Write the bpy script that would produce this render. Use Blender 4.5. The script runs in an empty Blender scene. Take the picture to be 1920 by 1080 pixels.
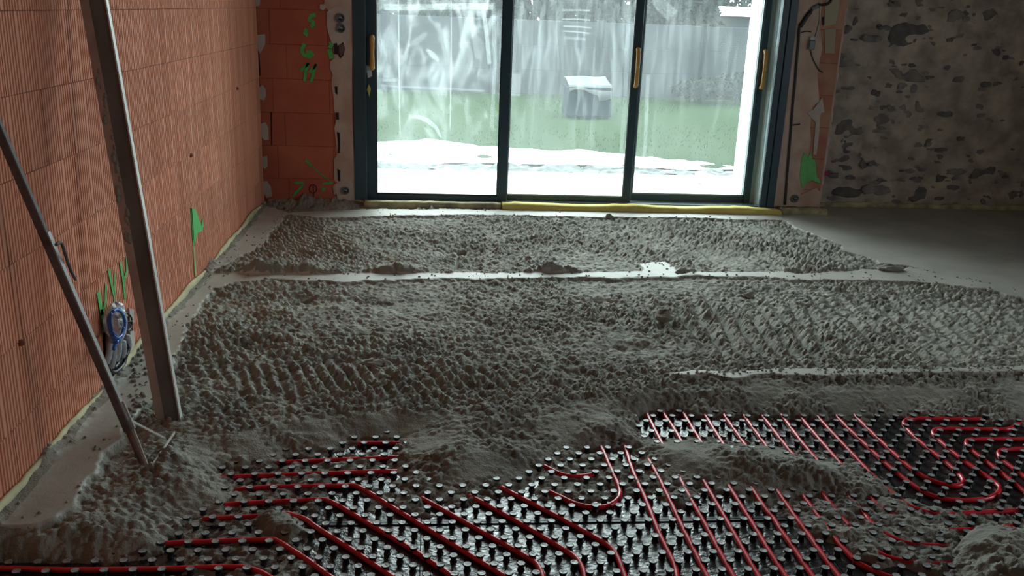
import bpy, math, random
import numpy as np
from mathutils import Vector, Matrix

random.seed(7)
rng = np.random.default_rng(11)
SC = bpy.context.scene
COL = SC.collection

# ------------------------------------------------------------------ camera, world, light, exposure
F_PX, PITCH, ROLL, YAW, EYE = 1700.0, 0.2983, 0.0387, 0.0933, 1.5
cy_, sy_ = math.cos(YAW), math.sin(YAW)
cp_, sp_ = math.cos(PITCH), math.sin(PITCH)
fwd = np.array([sy_*cp_, cy_*cp_, -sp_])
right = np.array([cy_, -sy_, 0.0])
up = np.cross(right, fwd)
R1 = math.cos(ROLL)*right + math.sin(ROLL)*up
U1 = -math.sin(ROLL)*right + math.cos(ROLL)*up
CM = np.array([R1, U1, fwd])
cam_d = bpy.data.cameras.new('camera'); cam = bpy.data.objects.new('camera', cam_d); COL.objects.link(cam)
cam_d.sensor_width = 36.0; cam_d.lens = F_PX/1920*36; cam_d.clip_start = 0.05; cam_d.clip_end = 300
m = Matrix.Identity(4)
for i in range(3):
    m[i][0] = R1[i]; m[i][1] = U1[i]; m[i][2] = -fwd[i]
m[0][3], m[1][3], m[2][3] = 0, 0, EYE
cam.matrix_world = m
SC.camera = cam

SC.view_settings.view_transform = 'Standard'; SC.view_settings.look = 'None'
SC.view_settings.gamma = 1; SC.view_settings.use_curve_mapping = False
SC.view_settings.exposure = 2.15
SKY = 3.4
w = bpy.data.worlds.new('overcast_sky'); SC.world = w; w.use_nodes = True
bg = w.node_tree.nodes['Background']; bg.inputs[0].default_value = (0.87, 0.95, 0.98, 1); bg.inputs[1].default_value = SKY
SC.cycles.max_bounces = 8; SC.cycles.diffuse_bounces = 5; SC.cycles.transparent_max_bounces = 12
SC.cycles.use_denoising = True
SC.cycles.sample_clamp_indirect = 6.0

def portal(name, loc, rot, sx, sy):
    l = bpy.data.lights.new(name, 'AREA'); l.shape = 'RECTANGLE'; l.size = sx; l.size_y = sy
    l.cycles.is_portal = True
    o = bpy.data.objects.new(name, l); COL.objects.link(o); o.location = loc; o.rotation_euler = rot
    return o

# ------------------------------------------------------------------ room numbers (metres; camera stands at x=0, y=0)
XL = -1.293          # face of the left wall
YB = 7.053           # inner face of the window wall
YS = 7.34            # face of the stone wall
XR, YREAR, ZC = 6.6, -4.5, 2.9
Z_NUB, Z_PIPE, Z_SHEET = -0.065, -0.079, -0.088
WX0, WX1, WZ1 = -0.60, 2.768, 2.65     # window opening
RY0, RY1, RZ0, RZ1 = 0.7, 2.4, 0.95, 2.15   # second opening, added in the unseen right wall to light the left wall

portal('sky_portal_window', (1.08, YB+0.60, 1.3), (math.radians(90), 0, math.radians(180)), 3.6, 2.8)
portal('sky_portal_added', (XR+0.25, (RY0+RY1)/2, (RZ0+RZ1)/2), (math.radians(90), 0, math.radians(90)), RY1-RY0, RZ1-RZ0)

def ray(px, py):
    return CM.T @ np.array([(px-960)/F_PX, (540-py)/F_PX, 1.0])
def on_z(px, py, z=0.0):
    r = ray(px, py); t = (z-EYE)/r[2]; return np.array([r[0]*t, r[1]*t, z])
def on_y(px, py, y):
    r = ray(px, py); t = y/r[1]; return np.array([r[0]*t, y, EYE+r[2]*t])
def on_x(px, py, x):
    r = ray(px, py); t = x/r[0]; return np.array([x, r[1]*t, EYE+r[2]*t])

# ------------------------------------------------------------------ materials
def mat(name, color, rough=0.7, spec=0.5, metal=0.0, var=0.0, var_scale=8.0, bump=0.0, bump_scale=60.0,
        color2=None, obj_var=0.0, stretch=(1, 1, 1), detail=6.0, lo=0.35, hi=0.65, rough2=None):
    mt = bpy.data.materials.new(name); mt.use_nodes = True
    nt = mt.node_tree; N = nt.nodes; L = nt.links
    b = N['Principled BSDF']; b.inputs['Roughness'].default_value = rough
    b.inputs['Metallic'].default_value = metal; b.inputs['Specular IOR Level'].default_value = spec
    b.inputs['Base Color'].default_value = (*color, 1)
    tc = N.new('ShaderNodeTexCoord'); mp = N.new('ShaderNodeMapping'); mp.inputs['Scale'].default_value = stretch
    geo = N.new('ShaderNodeNewGeometry'); L.new(geo.outputs['Position'], mp.inputs['Vector'])
    src = None
    if color2 is not None:
        nz = N.new('ShaderNodeTexNoise'); nz.inputs['Scale'].default_value = var_scale; nz.inputs['Detail'].default_value = detail
        L.new(mp.outputs[0], nz.inputs['Vector'])
        rp = N.new('ShaderNodeMapRange'); rp.inputs[1].default_value = lo; rp.inputs[2].default_value = hi
        L.new(nz.outputs['Fac'], rp.inputs[0])
        mx = N.new('ShaderNodeMix'); mx.data_type = 'RGBA'
        mx.inputs[6].default_value = (*color, 1); mx.inputs[7].default_value = (*color2, 1)
        L.new(rp.outputs[0], mx.inputs[0]); src = mx.outputs[2]
        if rough2 is not None:
            rr = N.new('ShaderNodeMapRange'); rr.inputs[3].default_value = rough; rr.inputs[4].default_value = rough2
            L.new(rp.outputs[0], rr.inputs[0]); L.new(rr.outputs[0], b.inputs['Roughness'])
    if obj_var > 0:
        oi = N.new('ShaderNodeObjectInfo'); hs = N.new('ShaderNodeHueSaturation')
        mr = N.new('ShaderNodeMapRange'); mr.inputs[3].default_value = 1-obj_var; mr.inputs[4].default_value = 1+obj_var
        L.new(oi.outputs['Random'], mr.inputs[0]); L.new(mr.outputs[0], hs.inputs['Value'])
        if src is None: hs.inputs['Color'].default_value = (*color, 1)
        else: L.new(src, hs.inputs['Color'])
        src = hs.outputs[0]
    if src is not None: L.new(src, b.inputs['Base Color'])
    if bump > 0:
        n2 = N.new('ShaderNodeTexNoise'); n2.inputs['Scale'].default_value = bump_scale; n2.inputs['Detail'].default_value = 6
        L.new(mp.outputs[0], n2.inputs['Vector'])
        bp = N.new('ShaderNodeBump'); bp.inputs['Strength'].default_value = bump; bp.inputs['Distance'].default_value = 0.01
        L.new(n2.outputs['Fac'], bp.inputs['Height']); L.new(bp.outputs[0], b.inputs['Normal'])
    return mt

M = {}
M['loose'] = mat('loose_screed', (0.225, 0.218, 0.192), 0.9, 0.25, color2=(0.315, 0.303, 0.265), var_scale=5, bump=0.5, bump_scale=140)
M['smooth'] = mat('trowelled_screed', (0.34, 0.325, 0.29), 0.6, 0.4, color2=(0.43, 0.41, 0.37), var_scale=3, bump=0.08, bump_scale=120)
M['slab'] = mat('concrete_slab', (0.2, 0.2, 0.19), 0.9)
M['block'] = mat('terracotta_block', (0.60, 0.235, 0.14), 0.85, 0.3, color2=(0.70, 0.32, 0.215), var_scale=2.2, obj_var=0.07, bump=0.1, bump_scale=150, stretch=(1, 5, .4))
M['block_red'] = mat('red_terracotta_block', (0.40, 0.105, 0.066), 0.85, 0.3, color2=(0.45, 0.135, 0.082), var_scale=4, obj_var=0.06, bump=0.1, bump_scale=120)
M['pier_block'] = mat('dusty_terracotta_block', (0.36, 0.145, 0.095), 0.85, 0.3, color2=(0.42, 0.24, 0.17), var_scale=7, obj_var=.1)
M['joint'] = mat('joint_mortar', (0.27, 0.088, 0.055), 0.95, 0.2)
M['plaster'] = mat('pale_plaster', (0.50, 0.40, 0.345), 0.85, 0.3, color2=(0.42, 0.29, 0.235), var_scale=7, bump=0.2, bump_scale=30)
M['plaster_grey'] = mat('grey_plaster_dab', (0.50, 0.44, 0.41), 0.85, 0.3, color2=(0.42, 0.36, 0.33), var_scale=12, bump=0.2, bump_scale=50)
M['hole'] = mat('dark_hole', (0.035, 0.02, 0.025), 0.9, 0.2)
M['green'] = mat('green_marking_paint', (0.09, 0.50, 0.12), 0.6, 0.4, color2=(0.06, 0.40, 0.09), var_scale=40)
M['magenta'] = mat('magenta_marking_paint', (0.45, 0.02, 0.12), 0.6, 0.4)
M['frame'] = mat('blue_grey_aluminium', (0.024, 0.054, 0.078), 0.35, 0.5, color2=(0.030, 0.064, 0.09), var_scale=3)
M['frame_bare'] = mat('grey_aluminium_track', (0.24, 0.30, 0.315), 0.35, 0.5)
M['film'] = mat('pale_teal_lit_jamb', (0.52, 0.66, 0.68), 0.4, 0.5)  # daylight on the jamb's inner face put into a paler colour, no film
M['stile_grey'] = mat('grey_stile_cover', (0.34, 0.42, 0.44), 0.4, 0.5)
M['gasket'] = mat('black_gasket', (0.012, 0.014, 0.016), 0.5)
M['handle'] = mat('ochre_protective_film', (0.50, 0.27, 0.07), 0.6, 0.3, color2=(0.58, 0.34, 0.12), var_scale=30)
M['tape'] = mat('white_paper_tag', (0.65, 0.66, 0.68), 0.8)
M['foam_y'] = mat('yellow_foam', (0.70, 0.60, 0.20), 0.85, 0.2, color2=(0.62, 0.50, 0.14), var_scale=9, bump=0.2, bump_scale=25)
M['foam_d'] = mat('dusty_foam', (0.52, 0.46, 0.27), 0.9, 0.2, color2=(0.22, 0.20, 0.14), var_scale=11, bump=0.2, bump_scale=25)
M['foam_c'] = mat('cream_foam', (0.62, 0.57, 0.36), 0.9, 0.2, color2=(0.45, 0.41, 0.26), var_scale=9)
M['sheet'] = mat('black_moulded_plastic', (0.014, 0.017, 0.019), 0.24, 1.0, color2=(0.05, 0.05, 0.048), var_scale=6, lo=.5, hi=.8, rough2=0.45, bump=0.5, bump_scale=40)
M['nub_side'] = mat('black_nub_plastic', (0.010, 0.012, 0.014), 0.35, 0.5)
M['nub_top'] = mat('dusty_nub_top', (0.22, 0.235, 0.24), 0.36, 0.6, color2=(0.40, 0.41, 0.40), var_scale=70, bump=0.3, bump_scale=120)
M['pipe'] = mat('red_plastic_pipe', (0.80, 0.012, 0.032), 0.30, 0.5, color2=(0.68, 0.03, 0.045), var_scale=30)
M['alu_dark'] = mat('cement_stained_aluminium', (0.10, 0.098, 0.095), 0.5, 0.4, color2=(0.18, 0.176, 0.17), var_scale=7, stretch=(1, 1, .4), bump=0.1)
M['alu'] = mat('pale_aluminium', (0.46, 0.45, 0.46), 0.5, 0.5, 0.0, color2=(0.32, 0.315, 0.315), var_scale=9)
M['alu_lit_edge'] = mat('lit_aluminium_edge', (0.62, 0.62, 0.60), 0.4, 0.5)
M['cement_cake'] = mat('dried_cement_cake', (0.27, 0.255, 0.225), 0.95, 0.2, bump=0.6, bump_scale=50)
M['pole'] = mat('weathered_dark_pole', (0.10, 0.082, 0.085), 0.7, 0.3, color2=(0.16, 0.135, 0.135), var_scale=12, bump=0.2)
M['rust'] = mat('reddish_steel', (0.20, 0.10, 0.085), 0.7, 0.3, color2=(0.13, 0.08, 0.07), var_scale=20)
M['steel'] = mat('pale_steel_bar', (0.62, 0.60, 0.56), 0.5, 0.5, color2=(0.48, 0.46, 0.43), var_scale=30)
M['mortar'] = mat('lime_mortar', (0.52, 0.45, 0.375), 0.95, 0.2, color2=(0.31, 0.265, 0.225), var_scale=6.5, bump=0.9, bump_scale=22)
M['stone'] = mat('dark_rubble_stone', (0.15, 0.138, 0.138), 0.9, 0.2, color2=(0.25, 0.225, 0.20), var_scale=12, obj_var=0.35, bump=0.5, bump_scale=30)
M['black'] = mat('black_cable', (0.012, 0.013, 0.015), 0.5)
M['grey_pl'] = mat('grey_conduit', (0.36, 0.39, 0.42), 0.5, 0.4, color2=(0.45, 0.48, 0.5), var_scale=30)
M['blue'] = mat('blue_wire', (0.015, 0.11, 0.42), 0.4)
M['bag'] = mat('silver_plastic_bag', (0.62, 0.63, 0.66), 0.2, 0.7, color2=(0.40, 0.42, 0.46), var_scale=26, bump=0.8, bump_scale=50)
M['yellow'] = mat('yellow_wire', (0.65, 0.48, 0.05), 0.4)
M['sock'] = mat('grey_socket_plastic', (0.13, 0.16, 0.18), 0.4)
M['ceil'] = mat('grey_ceiling', (0.22, 0.20, 0.18), 0.95)
M['dull'] = mat('dull_block_wall', (0.28, 0.17, 0.12), 0.95)  # plain dull brown for the hidden walls and core
M['terrace'] = mat('pale_terrace', (0.62, 0.62, 0.60), 0.8, color2=(0.55, 0.55, 0.53), var_scale=2)
M['pale'] = mat('white_gravel', (0.62, 0.62, 0.60), 0.9, bump=0.5, bump_scale=20)
M['debris'] = mat('grey_gravel', (0.014, 0.016, 0.016), 0.9, color2=(0.07, 0.075, 0.075), var_scale=14)
M['lawn'] = mat('lawn_soil_grass', (0.0085, 0.0175, 0.0055), 0.95, 0.03, color2=(0.011, 0.020, 0.007), var_scale=1.2, bump=0.5, bump_scale=40)
M['grass'] = mat('grass_blade', (0.0095, 0.019, 0.006), 0.9, 0.03, color2=(0.012, 0.021, 0.008), var_scale=2)
M['fence'] = mat('grey_concrete_panel', (0.019, 0.021, 0.0235), 0.9, 0.06, color2=(0.023, 0.025, 0.027), var_scale=2, obj_var=.06)
M['fence_post'] = mat('concrete_post', (0.014, 0.016, 0.018), 0.9, 0.06)
M['box'] = mat('dark_grey_tub', (0.009, 0.014, 0.018), 0.8, 0.05)
M['white'] = mat('white_render', (0.72, 0.74, 0.73), 0.85)
M['sheet_white'] = mat('dark_toned_white_sheet', (0.055, 0.06, 0.06), 0.9, 0.1)  # white sheet given a dark base tone
M['leaf'] = mat('dull_leaf', (0.012, 0.0155, 0.014), 0.9, 0.06, obj_var=0.2)
M['board'] = mat('pinkish_brick', (0.42, 0.30, 0.27), 0.9)
M['roof'] = mat('white_sheet_roof', (0.8, 0.8, 0.8), 0.6)

def glass_mat(name, haze, streak, scale, seed):
    mt = bpy.data.materials.new(name); mt.use_nodes = True
    nt = mt.node_tree; N = nt.nodes; L = nt.links; N.remove(N['Principled BSDF']); out = N['Material Output']
    geo = N.new('ShaderNodeNewGeometry')
    mp = N.new('ShaderNodeMapping'); mp.inputs['Scale'].default_value = scale; mp.inputs['Location'].default_value = (seed, 0, seed*.7)
    L.new(geo.outputs['Position'], mp.inputs[0])
    nz = N.new('ShaderNodeTexNoise'); nz.inputs['Scale'].default_value = 1; nz.inputs['Detail'].default_value = 7; nz.inputs['Distortion'].default_value = 1.2
    L.new(mp.outputs[0], nz.inputs['Vector'])
    n2 = N.new('ShaderNodeTexNoise'); n2.inputs['Scale'].default_value = 1.6; n2.inputs['Detail'].default_value = 3
    L.new(geo.outputs['Position'], n2.inputs['Vector'])
    rp = N.new('ShaderNodeMapRange'); rp.inputs[1].default_value = .46; rp.inputs[2].default_value = .72; rp.inputs[3].default_value = 0; rp.inputs[4].default_value = streak
    L.new(nz.outputs['Fac'], rp.inputs[0])
    # condensation is thicker towards the top of the pane
    sp = N.new('ShaderNodeSeparateXYZ'); L.new(geo.outputs['Position'], sp.inputs[0])
    zr = N.new('ShaderNodeMapRange'); zr.inputs[1].default_value = 0.3; zr.inputs[2].default_value = 1.5; zr.inputs[3].default_value = .25; zr.inputs[4].default_value = 1.0
    L.new(sp.outputs[2], zr.inputs[0])
    mu = N.new('ShaderNodeMath'); mu.operation = 'MULTIPLY'; L.new(rp.outputs[0], mu.inputs[0]); L.new(zr.outputs[0], mu.inputs[1])
    hz = N.new('ShaderNodeMapRange'); hz.inputs[1].default_value = .3; hz.inputs[2].default_value = .7; hz.inputs[3].default_value = haze*.7; hz.inputs[4].default_value = haze*1.3
    L.new(n2.outputs['Fac'], hz.inputs[0])
    ad = N.new('ShaderNodeMath'); ad.operation = 'ADD'; ad.use_clamp = True; L.new(mu.outputs[0], ad.inputs[0]); L.new(hz.outputs[0], ad.inputs[1])
    tr = N.new('ShaderNodeBsdfTransparent'); tr.inputs[0].default_value = (0.90, 0.95, 0.93, 1)
    tl = N.new('ShaderNodeBsdfTranslucent'); tl.inputs[0].default_value = (0.80, 0.88, 0.88, 1)
    gl = N.new('ShaderNodeBsdfGlossy'); gl.inputs['Roughness'].default_value = 0.03
    mx = N.new('ShaderNodeMixShader'); L.new(ad.outputs[0], mx.inputs[0]); L.new(tr.outputs[0], mx.inputs[1]); L.new(tl.outputs[0], mx.inputs[2])
    fr = N.new('ShaderNodeFresnel'); fr.inputs[0].default_value = 1.3
    m2 = N.new('ShaderNodeMixShader'); L.new(fr.outputs[0], m2.inputs[0]); L.new(mx.outputs[0], m2.inputs[1]); L.new(gl.outputs[0], m2.inputs[2])
    L.new(m2.outputs[0], out.inputs[0])
    return mt

# ------------------------------------------------------------------ mesh helpers
class MB:
    def __init__(s): s.v = []; s.f = []; s.mi = []
    def add(s, vs, fs, mi=0):
        o = len(s.v); s.v += [tuple(float(c) for c in q) for q in vs]; s.f += [tuple(o+i for i in f) for f in fs]; s.mi += [mi]*len(fs); return s
    def box(s, x0, x1, y0, y1, z0, z1, mi=0):
        vs = [(x0,y0,z0),(x1,y0,z0),(x1,y1,z0),(x0,y1,z0),(x0,y0,z1),(x1,y0,z1),(x1,y1,z1),(x0,y1,z1)]
        return s.add(vs, [(0,3,2,1),(4,5,6,7),(0,1,5,4),(1,2,6,5),(2,3,7,6),(3,0,4,7)], mi)
    def bar(s, a, b, wdir, wid, thk, mi=0):
        """rectangular bar from a to b; wid measured along wdir"""
        a = Vector(a); b = Vector(b); d = (b-a).normalized(); wv = Vector(wdir); wv = (wv-d*wv.dot(d)).normalized(); t = d.cross(wv)
        vs = []
        for p in (a, b):
            for i, j in ((-1,-1),(1,-1),(1,1),(-1,1)): vs.append(p+wv*(i*wid/2)+t*(j*thk/2))
        return s.add(vs, [(0,1,2,3),(7,6,5,4),(0,4,5,1),(1,5,6,2),(2,6,7,3),(3,7,4,0)], mi)
    def tube(s, pts, r, n=8, mi=0, cap=True):
        P = [Vector(p) for p in pts]; prev = None; rings = []
        for i, p in enumerate(P):
            d = (P[min(i+1, len(P)-1)]-P[max(i-1, 0)]).normalized()
            if prev is None:
                a = Vector((0,0,1)) if abs(d.z) < .9 else Vector((1,0,0)); u = (a-d*a.dot(d)).normalized()
            else: u = (prev-d*prev.dot(d)).normalized()
            prev = u; v2 = d.cross(u); rr = r[i] if hasattr(r, '__len__') else r
            rings.append([p+(u*math.cos(2*math.pi*k/n)+v2*math.sin(2*math.pi*k/n))*rr for k in range(n)])
        vs = [q for R in rings for q in R]; fs = []
        for i in range(len(P)-1):
            for k in range(n): fs.append((i*n+k, i*n+(k+1)%n, (i+1)*n+(k+1)%n, (i+1)*n+k))
        if cap: fs += [tuple(range(n))[::-1], tuple((len(P)-1)*n+k for k in range(n))]
        return s.add(vs, fs, mi)
    def prism(s, poly, axis, c0, c1, mi=0):
        """polygon (a,b) pairs extruded along axis from c0 to c1"""
        n = len(poly)
        def mk(a, b, c): return {'x': (c,a,b), 'y': (a,c,b), 'z': (a,b,c)}[axis]
        vs = [mk(a,b,c0) for a,b in poly]+[mk(a,b,c1) for a,b in poly]
        fs = [tuple(range(n)), tuple(range(2*n-1, n-1, -1))]+[(i, i+n, (i+1)%n+n, (i+1)%n) for i in range(n)]
        return s.add(vs, fs, mi)
    def mesh(s, name, mats, smooth=False):
        me = bpy.data.meshes.new(name); me.from_pydata(s.v, [], s.f)
        for mm in (mats if isinstance(mats, (list, tuple)) else [mats]): me.materials.append(mm)
        if any(s.mi): me.polygons.foreach_set('material_index', s.mi)
        import bmesh
        bm = bmesh.new(); bm.from_mesh(me); bmesh.ops.recalc_face_normals(bm, faces=bm.faces); bm.to_mesh(me); bm.free()
        if smooth: me.polygons.foreach_set('use_smooth', [True]*len(me.polygons))
        me.update(); return me
    def build(s, name, mats, parent=None, smooth=False, bevel=0.0):
        o = link(name, s.mesh(name, mats, smooth), parent)
        if bevel > 0:
            b = o.modifiers.new('bevel', 'BEVEL'); b.width = bevel; b.segments = 2; b.limit_method = 'ANGLE'
        return o

def link(name, data, parent=None):
    o = bpy.data.objects.new(name, data); COL.objects.link(o)
    if parent is not None: o.parent = parent
    return o
def empty(name, loc=(0,0,0)):
    o = link(name, None); o.location = loc; o.empty_display_size = .1; return o
def tag(o, label=None, cat=None, group=None, kind=None):
    if label: o['label'] = label
    if cat: o['category'] = cat
    if group: o['group'] = group
    if kind: o['kind'] = kind
    return o
def grid_mesh(name, X, Y, Z, mats, smooth=True, fmask=None):
    ny, nx = X.shape
    idx = np.arange(ny*nx).reshape(ny, nx)
    q = np.stack([idx[:-1,:-1], idx[:-1,1:], idx[1:,1:], idx[1:,:-1]], -1).reshape(-1, 4)
    if fmask is not None: q = q[fmask.ravel()]
    used = np.unique(q); remap = np.full(ny*nx, -1); remap[used] = np.arange(len(used)); q = remap[q]
    co = np.stack([X, Y, Z], -1).reshape(-1, 3)[used].astype(np.float32)
    me = bpy.data.meshes.new(name)
    me.vertices.add(len(co)); me.vertices.foreach_set('co', co.ravel())
    me.loops.add(q.size); me.loops.foreach_set('vertex_index', q.ravel().astype(np.int32))
    me.polygons.add(len(q)); me.polygons.foreach_set('loop_start', np.arange(0, q.size, 4, dtype=np.int32))
    if smooth: me.polygons.foreach_set('use_smooth', np.ones(len(q), bool))
    for mm in (mats if isinstance(mats, (list, tuple)) else [mats]): me.materials.append(mm)
    me.update(calc_edges=True); return me

# ------------------------------------------------------------------ numpy noise
def h2(ix, iy, seed):
    a = (ix.astype(np.int64)*374761393 + iy.astype(np.int64)*668265263 + seed*974711) & 0xffffffff
    a = ((a ^ (a >> 13))*1274126177) & 0xffffffff
    a = ((a ^ (a >> 16))*2246822519) & 0xffffffff
    return ((a ^ (a >> 15)) & 0xffffff)/float(0xffffff)
def vn(x, y, seed):
    ix = np.floor(x); iy = np.floor(y); fx = x-ix; fy = y-iy
    ux = fx*fx*(3-2*fx); uy = fy*fy*(3-2*fy)
    a = h2(ix, iy, seed); b = h2(ix+1, iy, seed); c = h2(ix, iy+1, seed); d = h2(ix+1, iy+1, seed)
    return (a*(1-ux)+b*ux)*(1-uy)+(c*(1-ux)+d*ux)*uy - .5
def fbm(x, y, s, seed, oct=4):
    t = 0; a = 1.0; f = 1/s
    for k in range(oct):
        t = t+a*vn(x*f+17.3*k, y*f-9.1*k, seed+k); a *= .5; f *= 2.03
    return t
def clods(x, y, s, seed, rmin=.3, rmax=.72):
    ix = np.floor(x/s); iy = np.floor(y/s); best = np.zeros_like(x)
    for dx in (-1, 0, 1):
        for dy in (-1, 0, 1):
            jx, jy = ix+dx, iy+dy
            px = (jx+h2(jx, jy, seed))*s; py = (jy+h2(jx, jy, seed+1))*s
            r = s*(rmin+(rmax-rmin)*h2(jx, jy, seed+2))
            d2 = (x-px)**2+(y-py)**2
            best = np.maximum(best, np.sqrt(np.maximum(0, r*r-d2)))
    return best
def sstep(a, b, x):
    t = np.clip((x-a)/(b-a), 0, 1); return t*t*(3-2*t)
def sdist(X, Y, poly):
    """signed distance, positive inside"""
    d2 = np.full(X.shape, 1e9); ins = np.zeros(X.shape, bool); n = len(poly)
    for i in range(n):
        x0, y0 = poly[i]; x1, y1 = poly[(i+1) % n]
        ex, ey = x1-x0, y1-y0; wx, wy = X-x0, Y-y0
        t = np.clip((wx*ex+wy*ey)/max(1e-12, ex*ex+ey*ey), 0, 1)
        d2 = np.minimum(d2, (wx-t*ex)**2+(wy-t*ey)**2)
        c = ((y0 <= Y) != (y1 <= Y))
        if abs(ey) > 1e-12: ins ^= c & (X < x0+ex*(Y-y0)/ey)
    d = np.sqrt(d2); return np.where(ins, d, -d)
def gpoly(pts, z=0.0): return [tuple(on_z(a, b, z)[:2]) for a, b in pts]

# ================================================================== FLOOR: the screed as one relief
ys = [1.55]
while ys[-1] < 7.36: ys.append(ys[-1]+0.0042*max(1.0, ys[-1]/2.3)**0.85)
ys = np.array(ys); xs = np.arange(XL-0.005, 5.30, 0.0052)
X, Y = np.meshgrid(xs, ys)
WX = X+0.03*fbm(X, Y, .12, 900, 3); WY = Y+0.03*fbm(X, Y, .12, 950, 3)     # ragged outlines

STRIP_A = [(365,548),(395,511),(560,513),(800,511),(1000,510),(1150,509),(1203,508),(1205,494),(1250,490),(1262,505),(1268,514),(1300,509),
  (1480,508),(1500,513),(1560,508),(1690,503),(1700,498),(1960,552),(1960,572),(1920,560),(1850,541),(1760,532),(1680,526),(1600,524),(1500,524),(1400,518),
  (1300,516),(1262,520),(1200,519),(1150,521),(1100,519),(1000,521),(900,523),(830,521),(760,523),(700,526),(640,528),(600,527),(540,524),(500,523),(440,530)]
AREA_C = [(1440,401),(1465,412),(1500,430),(1540,445),(1580,460),(1570,468),(1640,485),(1650,494),(1700,498),(1960,556),(2300,580),(2300,380),(1540,380)]
STRIP_B = [(690,391),(1560,394),(1500,410),(1465,412),(1380,411),(1300,408),(1100,406),(900,402),(700,405),(600,408),(560,405),(520,400),(560,396)]
STRIP_D = [(487,380),(540,398),(530,412),(505,440),(490,465),(455,480),(430,490),(400,512),(376,535),(400,545),(388,560),(365,590),(350,610),(340,640),
  (325,680),(310,720),(290,750),(255,785),(215,830),(165,900),(140,950),(60,985),(-80,1000),(-80,955),(0,900),(107,800),(195,700),(259,630),(350,520)]
STRIP_E = [(1262,701),(1300,694),(1380,696),(1480,690),(1600,688),(1700,690),(1960,685),(1960,697),(1800,698),(1700,699),(1600,702),(1500,706),(1440,702),(1380,708),(1330,700),(1290,706)]
EXPOSED = [(-160,1053),(60,1051),(200,1055),(300,1030),(322,1003),(345,985),(385,962),(420,962),(455,948),(450,925),(435,905),(430,890),(470,885),(525,872),(545,858),
  (620,852),(680,824),(735,822),(728,845),(718,870),(738,888),(715,905),(745,925),(790,938),(830,946),(900,942),(970,926),(1010,905),(1005,880),(1040,868),(1100,848),
  (1150,842),(1190,850),(1205,880),(1230,905),(1290,923),(1380,923),(1440,945),(1520,948),(1600,942),(1680,937),(1725,917),(1690,903),(1650,883),(1600,855),(1550,842),
  (1500,838),(1440,825),(1380,816),(1300,811),(1240,820),(1205,808),(1195,783),(1230,776),(1300,778),(1400,781),(1500,783),(1600,787),(1680,783),(1720,781),(1845,781),
  (1850,790),(1990,798),(1990,940),(1915,966),(1860,982),(1810,1000),(1785,1030),(1775,1060),(1740,1110),(1700,1250),(-160,1250)]
LIP = [(-160,992),(60,990),(140,955),(170,905),(230,850),(300,785),(345,776),(400,768),(500,763),(600,752),(700,744),(800,737),(860,738),(900,745),(1000,738),(1100,728),
  (1180,722),(1240,712),(1290,706),(1380,709),(1500,708),(1600,704),(1700,702),(1800,701),(2000,699),(2400,690),(2400,380),(480,370),(-160,900)]

sA = sdist(WX, WY, gpoly(STRIP_A)); sB = sdist(WX, WY, gpoly(STRIP_B)); sC = sdist(WX, WY, gpoly(AREA_C))
sD = sdist(WX, WY, gpoly(STRIP_D)); sE = sdist(WX, WY, gpoly(STRIP_E))
fine = 0.014*vn(X/.03, Y/.03, 5)
smooth_w = np.maximum.reduce([sstep(-.012, .012, q+fine) for q in (sA, sB, sC, sD)]+[sstep(-.008, .008, sE+fine*1.3)])
near = ys < 4.6
ex = np.full(X.shape, -9.0); li = np.full(X.shape, 9.0)
ex[near] = sdist(WX[near], WY[near], gpoly(EXPOSED, -0.075)); li[near] = sdist(WX[near], WY[near], gpoly(LIP))
dtoe = np.maximum(0, -ex); dlip = np.maximum(0, -li)
t = np.where(li > 0, 1.0, dtoe/np.maximum(1e-6, dtoe+dlip))
base = -0.092+0.092*np.power(t, 0.75)
base = np.where((ex > 0), -0.094-np.minimum(.012, ex*.3), base)
slab_w = np.where(ex > 0, 0.0, 1.0)
def mound(px, py, h, rx, ry, z=-0.05):
    c = on_z(px, py, z); return h*np.exp(-((X-c[0])/rx)**2-((Y-c[1])/ry)**2)
piles = (mound(1270,850,.022,.09,.08)+mound(1400,868,.036,.13,.09)+mound(1520,885,.036,.12,.08)+mound(1620,905,.022,.09,.06)
  +mound(1910,1050,.075,.17,.20)+mound(1860,1075,.03,.1,.1)+mound(360,900,.018,.10,.10)+mound(300,870,.02,.12,.1)+mound(200,1000,.02,.25,.1)
  +mound(860,850,.016,.12,.08)+mound(700,780,.0,.2,.1)+mound(980,850,.02,.12,.08)+mound(1150,800,.02,.12,.07))
rough_dir = fbm(X, Y, .35, 40, 3)
# rake furrows
def furrow(a, b, period, seed):
    pa, pb = on_z(*a), on_z(*b); d = pb-pa; d /= np.linalg.norm(d[:2]); s = X*d[1]-Y*d[0]
    ph = s/period+0.40*fbm(X, Y, .22, seed, 3)
    return np.abs((ph % 1)-.5)*2
def patch(px, py, rx, ry):
    c = on_z(px, py); return np.clip(1.25*np.exp(-((X-c[0])/rx)**2-((Y-c[1])/ry)**2), 0, 1)
fA = furrow((1360,558),(1408,626), .088, 60); fB = furrow((650,668),(690,722), .055, 70); fC = furrow((1230,420),(1300,470), .085, 80)
fD = furrow((500,450),(600,480), .05, 90)
pA = np.maximum(patch(1420,610,.62,.48), .75*patch(1720,610,.9,.5))*(1-sstep(5.0,5.2,Y)); pB = patch(700,698,.75,.17); pC = np.maximum(patch(1300,450,.9,.6), patch(1480,460,.6,.5))*sstep(5.25,5.45,Y); pD = patch(540,450,.35,.5)
fn = np.clip(.8+1.0*fbm(X, Y, .18, 33, 2), .2, 1.3)
furr = (pA*(fA-.6)*.034+pB*(fB-.6)*.022+pC*(fC-.6)*.032+pD*(fD-.6)*.024)*fn
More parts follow.
